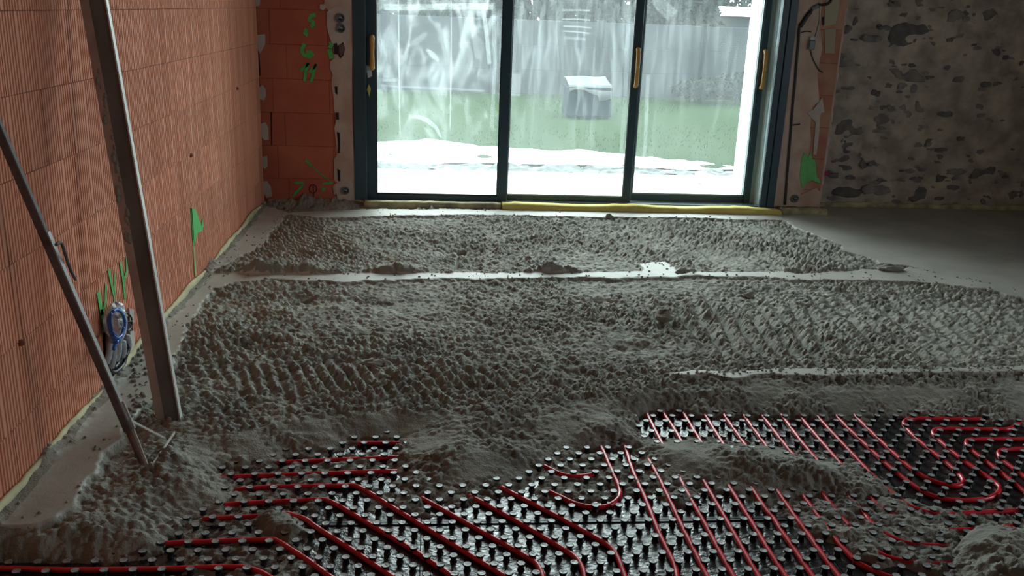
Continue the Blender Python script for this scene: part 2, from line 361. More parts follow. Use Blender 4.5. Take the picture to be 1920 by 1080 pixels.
calm = 1-.9*fn*np.maximum.reduce([pA*(1-sstep(.15,.5,fA)), pB*(1-sstep(.15,.5,fB)), pC*(1-sstep(.15,.5,fC)), pD*(1-sstep(.15,.5,fD))])
lumps = clods(X, Y, .050, 101, .15, .6)*.36+clods(X, Y, .026, 111, .2, .66)*.62+clods(X, Y, .0155, 121, .2, .66)*.75
amp = np.clip(.85+1.1*fbm(X, Y, .5, 130, 3), .35, 1.5)
rough = -0.006+0.012*rough_dir+(lumps*amp*1.35*np.clip(calm, .15, 1)-.017)+furr+0.009*fbm(X, Y, .024, 140, 3)
dents = 0
for px, py, dp, rx, ry in [(872,468,.055,.15,.13),(640,472,.035,.10,.10),(575,478,.02,.09,.1),(760,462,.02,.15,.08),(560,553,.04,.12,.12),(700,560,.02,.2,.06),(480,640,.035,.12,.08),
   (1120,560,.03,.17,.05),(1180,640,.026,.14,.06),(760,645,.02,.2,.05),(620,668,.02,.15,.04),(520,660,.03,.14,.05),(900,600,.02,.2,.08),(1010,455,.02,.2,.1),(470,590,.025,.1,.1),(1100,700,.015,.1,.06)]:
    c = on_z(px, py); dents = dents-dp*np.exp(-(((WX*1.6-.6*X-c[0])/rx)**2+((WY*1.6-.6*Y-c[1])/ry)**2)**1.2)*(.8+.8*vn(X/.05, Y/.05, 77))
rough = rough+dents
# the heaped edge just beyond the levelled strip
lx = [on_z(p, 512)[0] for p in (395,440,490,560,620,660,720,750,800,860,1000,1040,1100,1200,1400,1600)]
prof = np.interp(X, lx, [.3,.45,1,.85,.5,.25,.55,.95,.4,.35,.4,.6,.3,.35,.2,.2])
yA = np.interp(X, [on_z(p, q)[0] for p, q in ((395,511),(800,511),(1200,508),(1690,503))], [on_z(p, q)[1] for p, q in ((395,511),(800,511),(1200,508),(1690,503))])
dA = Y-yA
bank = np.where(dA > -.03, .090*prof*np.exp(-np.maximum(0, dA)/.15), 0)*(X < lx[-1])
rough = rough+bank*(0.8+.8*fbm(X, Y, .1, 150, 2))
# front face and open piles: damper, finer, less heaped
front = np.clip((0-base)/.03, 0, 1)*slab_w
face_r = 0.004+(lumps-.012)*.75+.012*fbm(X, Y, .12, 160, 3)
pile_r = piles*(1+.6*fbm(X, Y, .09, 170, 3))
damp = np.clip(.8+1.7*fbm(X, Y, .16, 180, 2), .2, 1.35)
rough_all = rough*(1-front)+(face_r*damp+pile_r)*front
Z = base+rough_all*(1-smooth_w)*slab_w + smooth_w*(0.0012*fbm(X, Y, .3, 190, 3)+.0006*fbm(X, Y, .02, 195, 2)) + smooth_w*(-base)*(li > 0)
# loose scatter lying between the nubs
for pts, z, a in [([(430,885),(720,828),(745,905),(640,900),(570,1000),(640,1060),(560,1090),(310,1090),(320,1000)], -.085, .016),
     ([(990,870),(1100,842),(1210,850),(1240,935),(1100,950),(1000,940)], -.083, .014),
     ([(1420,940),(1700,928),(1820,955),(1830,1000),(1790,1090),(1640,1060),(1500,1000)], -.076, .018),
     ([(478,948),(560,952),(590,1000),(545,1015),(485,990)], -.062, .016), ([(640,900),(800,925),(830,975),(690,965)], -.084, .016),
     ([(1180,845),(1230,850),(1330,930),(1300,960),(1215,940)], -.078, .016), ([(1700,930),(1960,930),(1960,975),(1780,1010)], -.086, .012)]:
    sd = sdist(WX[near], WY[near], gpoly(pts, -.08))
    zz = z+a*(fbm(X[near], Y[near], .06, 200, 3)+.3)+(lumps[near]-.012)*.5 - .03*(1-sstep(-.02, .05, sd))
    Z[near] = np.maximum(Z[near], np.where(sd > -.02, zz, -1))
# heap of screed in the far left corner and along the window foot
cw = on_y(590, 384, YB)
Z += .05*np.exp(-((X-cw[0])/.25)**2-((Y-YB)/.09)**2)*(1+fbm(X, Y, .05, 210, 3))+.018*np.exp(-((Y-YB+.01)/.05)**2)*(X < .6)*(1+fbm(X, Y, .05, 211, 3))
# screed smeared up along the left wall
Z += .013*np.exp(-((X-XL)/.042)**2)*np.clip(.7+2*fbm(X, Y, .15, 220, 3), 0, 2)*(1+1.0*fbm(X, Y, .025, 221, 2))
sm = (smooth_w > .5) & (X > XL+.045+.03*fbm(X, Y, .08, 230, 2))
fm = (sm[:-1,:-1] & sm[1:,1:])
keep = ~((ex[:-1,:-1] > .05) & (Z[:-1,:-1] < -.092) & (Z[1:,1:] < -.092))
# cut the relief where walls stand in the way
XXc, YYc = X[:-1,:-1], Y[:-1,:-1]
keep &= ~((XXc < 3.16) & (YYc > YB+.02))
tag(link('floor', grid_mesh('floor', X, Y, Z, M['smooth'], True, fm & keep)), kind='structure')
tag(link('loose_screed', grid_mesh('loose_screed', X, Y, Z, M['loose'], True, (~fm) & keep)),
    'rough grey loose screed raked over the floor between the levelled strips', 'screed', kind='stuff')
MB().box(XL-.3, XR, YREAR, YS+.1, -.30, -.115).build('floor_slab', M['slab'])['kind'] = 'structure'
def hz(x, y):
    i = int(np.clip(np.searchsorted(ys, y), 1, len(ys)-1)); j = int(np.clip((x-xs[0])/.0052, 0, len(xs)-2)); return float(Z[i, j])

# ================================================================== WALLS
def ribbed_block(L_, H_, T_=.03, ribs=True):
    """face at x=0 looking +x, length along y, base at z=0; joints show at the ends"""
    g = .0016; prof = [(g, -.006), (g+.001, 0)]
    if ribs:
        u = L_/4
        for k in range(4):
            y0 = k*u+.005
            n = 6; p = (u-.010)/n
            for q in range(n):
                a = y0+q*p
                if a+p > L_-.004: break
                prof += [(a+p*.30, 0), (a+p*.42, -.0034), (a+p*.74, -.0034), (a+p*.86, 0)]
    prof += [(L_-g-.001, 0), (L_-g, -.006)]
    mb = MB(); n = len(prof)
    vs = [(d, y, z) for z in (.0012, H_-.0012) for y, d in prof]+[(-T_, y, z) for z in (.0012, H_-.0012) for y, d in prof]
    fs = []
    for i in range(n-1):
        fs.append((i, i+1, n+i+1, n+i)); fs.append((2*n+i, 3*n+i, 3*n+i+1, 2*n+i+1))
        fs.append((i, 2*n+i, 2*n+i+1, i+1)); fs.append((n+i, n+i+1, 3*n+i+1, 3*n+i))
    fs += [(0, n, 3*n, 2*n), (n-1, 3*n-1, 4*n-1, 2*n-1)]
    return mb.add(vs, fs)
wl = MB().box(XL-.30, XL-.012, YREAR-.3, YB+.3, -.3, ZC).build('wall_left', M['joint']); wl['kind'] = 'structure'
COURSE0 = EYE-0.0619-0.25*6
cache = {}
def block_at(parent, y0, y1, z0, z1):
    key = (round(y1-y0, 4), round(z1-z0, 4))
    if key not in cache: cache[key] = ribbed_block(y1-y0, z1-z0).mesh('brick', M['block'])
    o = link('brick', cache[key], parent); o.location = (XL+random.uniform(-.001, .0012), y0, z0); return o
nicheY = (on_x(190, 700, XL)[1], on_x(248, 640, XL)[1])
for k in range(12):
    z0 = COURSE0+.25*k; z1 = min(z0+.25, ZC)
    if z1-z0 < .05: continue
    off = (0.13 if k % 2 else 0.38)+random.uniform(-.05, .05)
    y = 1.55-off
    while y < YB-.02:
        y1 = min(y+.5, YB)
        if y1 > 1.5 and y1-y > .03: block_at(wl, max(y, 1.5), y1, z0, z1)
        y = y1
MB().box(XL-.02, XL, YREAR, 1.5, -.1, ZC).build('wall_left_rest', M['block'], wl)

# ---- back wall, left of the window: smooth red blocks
wb = MB().box(XL-.3, WX0, YB+.004, YB+.30, -.3, ZC).build('wall_back', M['joint']); wb['kind'] = 'structure'
def flat_block(x0, x1, z0, z1, y=YB, parent=None, material=None, d=.03):
    mb = MB(); g = .0008; c = .002
    vs = [(x0+g, y+.004, z0+g), (x1-g, y+.004, z0+g), (x1-g, y+.004, z1-g), (x0+g, y+.004, z1-g),
          (x0+g+c, y, z0+g+c), (x1-g-c, y, z0+g+c), (x1-g-c, y, z1-g-c), (x0+g+c, y, z1-g-c)]
    mb.add(vs, [(4,5,6,7), (0,1,5,4), (1,2,6,5), (2,3,7,6), (3,0,4,7)])
    return mb.build('brick', material or M['block_red'], parent)
for k in range(12):
    z0 = COURSE0+.25*k; z1 = min(z0+.25, ZC)
    if z1-z0 < .05: continue
    cuts = [XL, XL+(.10 if k % 2 else .19)+random.uniform(-.02, .02)]
    while cuts[-1] < WX0-.05: cuts.append(min(cuts[-1]+(.42 if k % 2 else .36), WX0))
    for a, b in zip(cuts[:-1], cuts[1:]): flat_block(a, b, z0, z1, YB+random.uniform(-.001, .001), wb)
# lintel over the opening, parapet nothing else
MB().box(WX0, 3.16, YB, YB+.30, WZ1, ZC).build('wall_back_lintel', M['plaster'], wb)

def wall_poly(pts, name, material, parent, y0=YB, thick=.006, bev=0.0):
    pp = [on_y(a, b, y0) for a, b in pts]
    return MB().prism([(p[0], p[2]) for p in pp], 'y', y0-thick, y0+.004).build(name, material, parent)
# plaster band beside the window with its ragged edge
wall_poly([(612,-60),(660,-60),(662,60),(660,150),(661,230),(664,300),(667,382),(634,382),(631,362),(627,366),(624,350),(632,342),(627,338),(626,300),(632,290),(630,262),(627,240),
   (630,228),(627,205),(626,190),(625,178),(622,160),(622,150),(624,140),(619,128),(619,116),(628,108),(625,100),(625,86),(618,64),(613,50),(613,30),(616,20),(608,10)], 'plaster_band', M['plaster'], wb)
for pts in ([(613,22),(630,12),(652,14),(656,40),(655,75),(640,85),(622,80),(614,55)], [(628,345),(660,338),(665,380),(636,380),(630,360)]):
    wall_poly(pts, 'plaster_patch', M['plaster_grey'], wb, thick=.009)
for pts in ([(626,82),(632,80),(633,86),(644,79),(647,92),(644,104),(638,110),(634,102),(626,101)], [(628,162),(633,162),(633,178),(629,174)], [(629,211),(635,211),(636,224),(631,224)],
            [(632,247),(637,249),(638,270),(637,287),(633,287),(634,270)], [(633,316),(638,320),(638,340),(634,338)]):
    wall_poly(pts, 'chase_hole', M['hole'], wb, thick=.0098)
wall_poly([(636,84),(645,82),(646,95),(640,106),(636,100)], 'chase_back', mat('brown_hole_back', (.12,.075,.07), .9), wb, thick=.0104)
for pts in ([(480,66),(497,64),(497,82),(491,95),(487,100),(482,85)], [(485,165),(492,159),(498,166),(499,180),(495,188),(486,185)], [(489,232),(498,229),(503,240),(504,262),(497,263),(489,255)],
            [(491,294),(501,292),(502,312),(497,317),(492,311)], [(494,340),(501,339),(508,350),(510,368),(500,370),(494,360)], [(600,8),(608,8),(611,15),(606,20),(600,16)], [(480,0),(488,-4),(487,10),(481,12)]):
    wall_poly(pts, 'plaster_dab', M['plaster_grey'], wb, thick=.012)
for pts in ([(483,97),(486,97),(489,142),(486,142)], [(507,210),(509.5,210),(510,272),(508.5,272)]): wall_poly(pts, 'open_joint', M['hole'], wb, thick=.0022)

def stroke(pts, wid, plane, c, name, material, parent, off=.0035):
    """painted stroke lying on a wall: a thin ribbon"""
    q = [on_y(a, b, c) if plane == 'y' else on_x(a, b, c) for a, b in pts]
    two = [(p[0], p[2]) if plane == 'y' else (p[1], p[2]) for p in q]
    L_ = []; R_ = []
    for i, p in enumerate(two):
        a = two[max(i-1, 0)]; b = two[min(i+1, len(two)-1)]; dx, dz = b[0]-a[0], b[1]-a[1]; n = math.hypot(dx, dz) or 1
        ww = (wid[i] if hasattr(wid, '__len__') else wid)/2
        L_.append((p[0]-dz/n*ww, p[1]+dx/n*ww)); R_.append((p[0]+dz/n*ww, p[1]-dx/n*ww))
    mb = MB(); n = len(two)
    cc = c-off if plane == 'y' else c+off
    f = (lambda a, b: (a, cc, b)) if plane == 'y' else (lambda a, b: (cc, a, b))
    mb.add([f(*p) for p in L_]+[f(*p) for p in R_], [(i, i+1, n+i+1, n+i) for i in range(n-1)])
    return mb.build(name, material, parent)
G = M['green']
for pts, wd in [([(592,28),(583,29),(580,38),(586,40),(588,46),(582,50)], .03), ([(575,54),(572,62),(577,66)], .03),        # faded 5
                ([(571,82),(567,90),(566,97),(571,104),(582,106),(586,102),(582,98),(574,98)], .028),                        # 6
                ([(564,133),(576,121),(578,118),(573,135),(571,152)], .022), ([(580,136),(589,126),(592,120),(588,136),(583,154)], .022),   # 11
                ([(620,78),(622,84),(618,90)], .03), ([(617,92),(621,104),(622,110)], .035),
                ([(552,343),(562,342),(568,343),(566,349),(558,358),(549,368)], .018), ([(606,352),(606,358)], .028),
                ([(604,344),(624,343)], .016), ([(573,300),(584,311)], .018), ([(584,311),(600,325),(622,342)], .008)]:
    stroke(pts, wd, 'y', YB, 'paint_stroke', G, wb)
# circle scratched in the wall foot
stroke([(587+7*math.cos(a), 354+8*math.sin(a)) for a in np.linspace(-1.5, 4.8, 18)]+[(588,362),(588,376)], .006, 'y', YB, 'scribed_circle', M['hole'], wb)
# paint on the left wall
for pts, wd in [([(358,390),(361,440),(365,518)], .016), ([(182,547),(187,575),(190,590)], .03), ([(197,532),(196,565),(190,588)], .018), ([(189,580),(192,622)], .028),
                ([(202,505),(208,535),(212,553)], .022), ([(214,512),(213,545),(213,575)], .014), ([(224,492),(229,520),(233,560)], .022), ([(236,482),(236,510),(231,525)], .02)]:
    stroke(pts, wd, 'x', XL, 'paint_stroke', G, wl, .004)
q = [on_x(a, b, XL) for a, b in [(357,390),(366,393),(372,412),(377,424),(379,410),(380,424),(378,433),(369,437),(364,455),(360,448)]]
MB().prism([(p[1], p[2]) for p in q], 'x', XL-.002, XL+.004).build('paint_patch', G, wl)
for a, b in [(38,643),(357,291),(444,166)]:
    p = on_x(a, b, XL); MB().tube([(XL-.01, p[1], p[2]), (XL+.006, p[1]+.005, p[2]), (XL+.009, p[1]+.01, p[2]-.004)], [.014, .011, .005], 7).build('mortar_blob', M['joint'], wl, True)

# ---- pier right of the window
PX1 = 3.150
wp = MB().box(WX1, PX1, YB+.004, YS+.1, -.3, ZC).build('wall_back_pier', M['joint']); wp['kind'] = 'structure'
for k in range(12):
    z0 = COURSE0+.25*k; z1 = min(z0+.25, ZC)
    if z1-z0 < .05: continue
    flat_block(WX1, PX1, z0, z1, YB+random.uniform(-.001, .001), wp, M['pier_block'])
MB().box(PX1-.002, PX1+.012, YB+.002, YS+.05, -.1, ZC).build('pier_side', M['plaster'], wp)
PB = M['plaster']
wall_poly([(1487,-60),(1545,-60),(1541,10),(1536,40),(1541,90),(1532,140),(1536,190),(1523,200),(1518,240),(1520,260),(1514,300),(1502,330),(1510,350),(1500,365),(1530,352),(1538,360),(1533,398),(1449,392),(1458,300),(1469,180),(1481,60)], 'plaster_band', PB, wp)
wall_poly([(1550,-60),(1580,-60),(1572,20),(1567,45),(1544,50),(1548,0)], 'plaster_patch', mat('olive_plaster', (.36,.33,.24), .9), wp)
wall_poly([(1545,55),(1567,52),(1564,100),(1547,100)], 'plaster_patch', mat('olive_plaster_dim', (.34,.29,.21), .9), wp)
wall_poly([(1524,205),(1536,190),(1541,182),(1545,210),(1538,212),(1534,260),(1530,290),(1524,290),(1529,230),(1512,211)], 'plaster_patch', M['plaster_grey'], wp, thick=.010)
wall_poly([(1507,286),(1513,296),(1519,286),(1522,298),(1528,300),(1530,330),(1536,336),(1537,344),(1522,338),(1512,341),(1503,352),(1499,330),(1502,300)], 'paint_patch', mat('pale_green_paint', (.16,.50,.18), .7, color2=(.10,.42,.11), var_scale=18), wp, thick=.011)
wall_poly([(1541,33),(1545,31),(1545,46),(1542,47)], 'chase_hole', M['hole'], wp, thick=.008)

# ---- stone wall
gx = np.linspace(PX1-.02, XR, 330); gz = np.linspace(-.12, ZC, 190); GX, GZ = np.meshgrid(gx, gz)
rel = .035*fbm(GX, GZ, .35, 300, 4)+.035*fbm(GX*.6, GZ, .07, 310, 3)-.008*np.clip(clods(GX*.6, GZ, .09, 320)*25-1, 0, 1)
wsm = grid_mesh('wall_back_right', GX, YS-rel, GZ, M['mortar'], True)
ws = link('wall_back_right', wsm); ws['kind'] = 'structure'
MB().box(PX1-.02, XR, YS+.05, YS+.35, -.3, ZC).build('stone_wall_core', M['dull'], ws)
def stone_mesh(seed):
    r = random.Random(seed); n = 11; mb = MB(); vs = []; ph = r.uniform(0, 6.28)
    rad = [1+.22*math.sin(2*math.pi*i/n*2+ph)+r.uniform(-.22, .22) for i in range(n)]
    for s_, d in ((1.0, .03), (.88, -.6), (.45, -.9)):
        for i in range(n):
            a = 2*math.pi*i/n; e = 1/max(abs(math.cos(a)), abs(math.sin(a)))**.5
            vs.append((math.cos(a)*rad[i]*s_*.5*e, d+r.uniform(-.12, .12), math.sin(a)*rad[i]*s_*.5*e))
    vs.append((0, -1.0, 0)); fs = []
    for k in range(2):
        for i in range(n): fs.append((k*n+i, k*n+(i+1)%n, (k+1)*n+(i+1)%n, (k+1)*n+i))
    fs += [(2*n+i, 2*n+(i+1)%n, 3*n) for i in range(n)]
    return mb.add(vs, fs).mesh('stone', M['stone'])
smeshes = [stone_mesh(s) for s in range(14)]
def relz(x, z):
    return float(rel[int(np.clip((z+.12)/(ZC+.12)*189, 0, 189)), int(np.clip((x-gx[0])/(gx[-1]-gx[0])*329, 0, 329))])
def stone(px, py, wpx, hpx, deep=.012, world=None):
    p = on_y(px, py, YS) if world is None else world
    s = 1/226.0
    o = link('stone', random.choice(smeshes), ws)
    o.location = (p[0], YS-relz(p[0], p[2])+.006, p[2]); o.scale = (wpx*s, deep, hpx*s); o.rotation_euler = (0, random.uniform(-.12, .12), 0)
    return o
known = [(1701,62,74,40),(1700,140,70,26),(1580,112,62,28),(1573,137,56,30),(1590,164,66,14),(1713,165,34,16),(1855,160,26,22),(1600,240,78,30),(1655,228,44,30),(1648,243,30,16),(1591,268,36,26),(1575,299,34,16),
  (1628,306,30,30),(1720,272,28,16),(1703,321,18,12),(1729,316,26,14),(1781,322,52,20),(1765,333,26,16),(1790,332,18,14),(1595,362,70,26),(1640,356,50,24),(1719,362,42,28),(1904,364,32,26),(1840,325,40,20),(1560,372,30,24),
  (1632,71,34,14),(1773,124,24,12),(1690,161,20,12),(1640,175,18,16),(1667,160,20,14),(1725,240,30,14),(1745,277,24,12),(1770,210,34,18),(1845,216,24,12),(1800,150,24,14),(1585,315,26,12),(1560,95,26,14),
  (1634,202,18,10),(1652,202,14,10),(1672,205,18,14),(1694,205,16,18),(1727,200,26,22),(1760,303,16,10),(1710,297,20,10),(1835,283,22,16),(1860,320,16,22),(1690,337,24,8),(1600,333,30,8),(1655,337,26,8),(1760,372,16,10),
  (1790,382,22,6),(1846,380,12,12),(1785,352,24,12),(1680,378,20,8),(1621,336,14,8),(1590,55,18,14),(1605,40,10,16),(1690,28,12,8),(1715,34,14,8),(1672,10,16,10),(1860,30,40,26),(1790,30,36,20),(1830,90,20,10),(1888,108,16,10),(1780,70,26,14)]
for a in known: stone(*a)
r_ = random.Random(5)
for i in range(150):
    x = PX1+.1+r_.random()*(5.35-PX1); z = r_.random()*1.75
    wv = r_.uniform(8, 22); stone(0, 0, wv, wv*r_.uniform(.4, .75), .009, (x, 0, z))
stroke([(1541,325),(1548,323),(1557,326),(1551,328),(1541,327)], .016, 'y', YS-.03, 'paint_stroke', M['magenta'], ws)
stroke([(1556,325),(1573,325)], .006, 'y', YS-.03, 'paint_stroke', M['hole'], ws)

# ---- rest of the shell, out of view
MB().box(XR, XR+.3, YREAR-.3, RY0, -.3, ZC).box(XR, XR+.3, RY1, YS+.35, -.3, ZC).box(XR, XR+.3, RY0, RY1, -.3, RZ0).box(XR, XR+.3, RY0, RY1, RZ1, ZC).build('wall_right', M['dull'])['kind'] = 'structure'
MB().box(XL-.3, XR+.3, YREAR-.3, YREAR, -.3, ZC).build('wall_rear', M['dull'])['kind'] = 'structure'
MB().box(XL-.3, XR+.3, YREAR-.3, YS+.35, ZC, ZC+.25).build('ceiling', M['ceil'])['kind'] = 'structure'

# ================================================================== WINDOW
win = empty('window_1', (1.12, YB, 0)); win['kind'] = 'structure'
def wpart(name, mb, material, parent=None, bevel=.0):
    o = mb.build(name, material, None, False, bevel); o.parent = parent or win
    if parent is None: o.matrix_parent_inverse = Matrix.Translation((-1.12, -YB, 0))
    return o
FX0, FX1 = WX0, WX1
# fixed outer frame: jambs with stepped tracks, sill, head
wpart('jamb', MB().box(FX0, FX0+.095, YB-.012, YB+.05, -.03, WZ1).box(FX0, FX0+.07, YB+.05, YB+.30, -.03, WZ1), M['frame'], bevel=.003)
wpart('jamb', MB().box(FX1-.116, FX1-.066, YB-.012, YB+.02, -.03, WZ1).box(FX1-.059, FX1+.002, YB-.016, YB+.02, -.03, WZ1).box(FX1-.068, FX1-.057, YB-.002, YB+.02, -.03, WZ1), M['frame'], bevel=.003)
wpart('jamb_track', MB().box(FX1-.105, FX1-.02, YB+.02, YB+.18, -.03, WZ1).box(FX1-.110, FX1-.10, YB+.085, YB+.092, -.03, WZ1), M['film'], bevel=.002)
wpart('sill', MB().box(FX0, FX1, YB-.01, YB+.06, -.06, .022).box(FX0, FX1, YB+.06, YB+.30, -.06, .030), M['frame_bare'], bevel=.002)
wpart('head', MB().box(FX0, FX1, YB-.012, YB+.30, WZ1-.07, WZ1), M['frame'], bevel=.003)
GL = [glass_mat('misted_glass_left', .034, .10, (7, 1, 3.2), 3.1), glass_mat('misted_glass_middle', .032, .05, (14, 1, 2.0), 8.7), glass_mat('misted_glass_right', .028, .03, (10, 1, 1.6), 5.3)]
panels = [(FX0+.09, .592, YB+.045, .077, .075, .062, .060), (.522, 1.606, YB+.105, .075, .062, .055, .060), (1.56, 2.698, YB+.185, .075, .118, .06, .060)]
# (x0, x1, y, left stile, right stile, bottom rail)
for i, (x0, x1, y, ls, rs, br, tr) in enumerate(panels):
    sp = MB().box(x0, x0+ls, y, y+.045, .024, WZ1-.05).build('sliding_panel', M['frame']); sp.parent = win; sp.matrix_parent_inverse = Matrix.Translation((-1.12, -YB, 0))
    b = sp.modifiers.new('bevel', 'BEVEL'); b.width = .003; b.segments = 2
    def sub(name, mb, mtl, bevel=.002):
        o = mb.build(name, mtl, sp, False, bevel); return o
    if i < 2: sub('stile', MB().box(x1-rs, x1, y, y+.045, .024, WZ1-.05), M['frame'], .003)
    else:
        sub('stile', MB().box(x1-rs, x1-rs+.05, y-.012, y+.045, .024, WZ1-.05), M['frame'], .003)
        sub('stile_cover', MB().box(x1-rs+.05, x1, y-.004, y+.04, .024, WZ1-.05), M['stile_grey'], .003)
    zb = .070 if i < 2 else .085
    sub('bottom_rail', MB().box(x0+ls, x1-rs, y, y+.045, .024, zb), M['frame'], .003)
    sub('top_rail', MB().box(x0+ls, x1-rs, y, y+.045, WZ1-.11, WZ1-.05), M['frame'], .003)
    sub('glazing_bead', MB().box(x0+ls, x1-rs, y+.002, y+.012, zb, zb+.012).box(x0+ls, x0+ls+.008, y+.002, y+.012, zb, WZ1-.11).box(x1-rs-.008, x1-rs, y+.002, y+.012, zb, WZ1-.11), M['frame_bare'] if i else M['gasket'], 0)
    sub('pane', MB().box(x0+ls-.005, x1-rs+.005, y+.020, y+.026, zb-.005, WZ1-.10), GL[i], 0)
    # pull handle still wrapped in ochre film
    if i == 0:  c = on_y(689, 98, y); hx = x0+.052; ln = .235
    elif i == 1: c = on_y(1196, 127, y); hx = x1-.030; ln = .285
    else: c = on_y(1431, 130, y); hx = x1-rs+.032; ln = .285
    hz_ = c[2]; yy = y-.014 if i == 2 else y
    pts = [(hx, yy+.005, hz_+ln/2), (hx, yy-.030, hz_+ln/2-.004), (hx, yy-.044, hz_+ln/2-.03), (hx, yy-.046, hz_), (hx, yy-.044, hz_-ln/2+.03), (hx, yy-.030, hz_-ln/2+.004), (hx, yy+.005, hz_-ln/2)]
    o = MB().tube(pts, [.015, .018, .018, .015, .018, .018, .015], 8).build('handle', M['handle'], sp, True); o['label'] = 'ochre film-wrapped pull handle'
    if i == 0:
        p = on_y(693, 135, y); MB().prism([(p[0]-.028, p[2]+.05), (p[0]+.005, p[2]+.045), (p[0]+.025, p[2]+.04), (p[0]+.015, p[2]), (p[0]+.018, p[2]-.03), (p[0]-.012, p[2]-.045), (p[0]-.02, p[2])], 'y', y-.006, y+.001).build('paper_tag', M['tape'], sp)
        p = on_y(692, 169, y); MB().prism([(p[0]-.016, p[2]+.005), (p[0], p[2]+.045), (p[0]+.014, p[2]+.01), (p[0]+.008, p[2]-.02), (p[0]+.002, p[2]-.05), (p[0]-.008, p[2]-.015)], 'y', y-.01, y+.001).build('key_tag', M['foam_y'], sp)

def mist_mat(name, a):
    mt = bpy.data.materials.new(name); mt.use_nodes = True; nt = mt.node_tree; N = nt.nodes; N.remove(N['Principled BSDF'])
    tr = N.new('ShaderNodeBsdfTransparent'); tl = N.new('ShaderNodeBsdfTranslucent'); tl.inputs[0].default_value = (.85, .9, .9, 1)
    nz = N.new('ShaderNodeTexNoise'); nz.inputs['Scale'].default_value = 18; mr = N.new('ShaderNodeMapRange'); mr.inputs[1].default_value = .3; mr.inputs[2].default_value = .7; mr.inputs[3].default_value = a*.3; mr.inputs[4].default_value = a*1.4
    nt.links.new(nz.outputs['Fac'], mr.inputs[0]); mx = N.new('ShaderNodeMixShader'); nt.links.new(mr.outputs[0], mx.inputs[0]); nt.links.new(tr.outputs[0], mx.inputs[1]); nt.links.new(tl.outputs[0], mx.inputs[2]); nt.links.new(mx.outputs[0], N['Material Output'].inputs[0]); return mt
MIST = mist_mat('condensation_streak', .14); MIST2 = mist_mat('faint_condensation_streak', .07)
pan = [o for o in COL.objects if o.name.startswith('sliding_panel')]
yp = [p[2]+.019 for p in panels]
for pi, pts, wd, mt in [(0, [(747,-5),(748,100),(750,250)], .010, MIST), (0, [(846,0),(846,120),(844,240)], .008, MIST), (0, [(715,160),(760,163),(840,166),(908,170)], .014, MIST2), (0, [(712,150),(750,150)], .02, MIST2),
     (0, [(768,219),(785,219),(803,226),(818,240),(827,258)], [.01,.03,.035,.03,.01], MIST), (0, [(795,240),(806,246),(815,262)], [.01,.05,.02], MIST2), (0, [(800,92),(812,104),(823,114)], [.02,.045,.02], MIST), (0, [(765,88),(780,78),(800,62)], [.01,.05,.03], MIST2),
     (0, [(720,13),(780,14),(840,12),(925,12)], .045, MIST), (0, [(862,30),(866,60),(864,90)], .03, MIST2), (0, [(880,20),(888,60),(896,110)], .04, MIST2), (0, [(905,10),(912,60),(918,120)], .03, MIST), (0, [(925,5),(928,120),(922,240)], .03, MIST2),
     (1, [(1055,19),(1085,19),(1107,20)], .012, MIST), (1, [(1055,36),(1085,36),(1107,38)], .012, MIST), (1, [(1056,49),(1085,50),(1107,52)], .010, MIST), (1, [(1056,58),(1085,60),(1105,63)], .010, MIST), (1, [(1058,71),(1075,72),(1098,74)], .022, MIST2),
     (1, [(1082,-5),(1082,40),(1083,75)], .012, MIST2), (1, [(957,-5),(956,60),(954,180)], .05, MIST2), (1, [(966,138),(965,180)], .09, MIST2), (1, [(1180,-5),(1172,180),(1160,360)], .035, MIST2),
     (2, [(1215,140),(1210,260),(1205,340)], .03, MIST2), (2, [(1230,-5),(1240,10),(1262,30)], .10, MIST2)]:
    stroke(pts, wd, 'y', yp[pi]+.0035, 'condensation_streak', mt, pan[pi])
# rubber boots, electrical boxes
def round_box(px, py, y, r, name, label, parent=None):
    p = on_y(px, py, y); t = empty(name, (p[0], y, p[2])); tag(t, label, 'electrical box')
    n = 16; mb = MB(); vs = []
    for rr, d in ((r, 0), (r, -.014), (r*.78, -.014), (r*.74, -.003)):
        for k in range(n): vs.append((rr*math.cos(2*math.pi*k/n), d, rr*math.sin(2*math.pi*k/n)))
    fs = [(j*n+k, j*n+(k+1)%n, (j+1)*n+(k+1)%n, (j+1)*n+k) for j in range(3) for k in range(n)]+[tuple(range(3*n, 4*n))]
    mb.add(vs, fs).build('rim', M['sock'], t, True)
    MB().tube([(-r*.3, -.004, r*.3), (-r*.1, -.02, r*.1), (r*.25, -.022, r*.2), (r*.35, -.004, -.1*r)], .0035, 6).build('wire_end', M['grey_pl'], t, True)
    MB().tube([(r*.1, -.004, -r*.4), (0, -.02, -r*.2), (-r*.35, -.018, -.2*r)], .0035, 6).build('wire_end', M['black'], t, True)
    return t
round_box(638, 34, YB-.009, .034, 'wall_box', 'round grey wall box with wire ends, upper of the pair left of the window')
round_box(639, 53, YB-.009, .034, 'wall_box', 'round grey wall box, lower of the pair left of the window')
round_box(648, 357, YB-.009, .030, 'wall_box', 'small round wall box low on the plaster left of the window')
round_box(1490, 372, YB-.006, .032, 'wall_box', 'round wall box at the foot of the plastered pier right of the window')
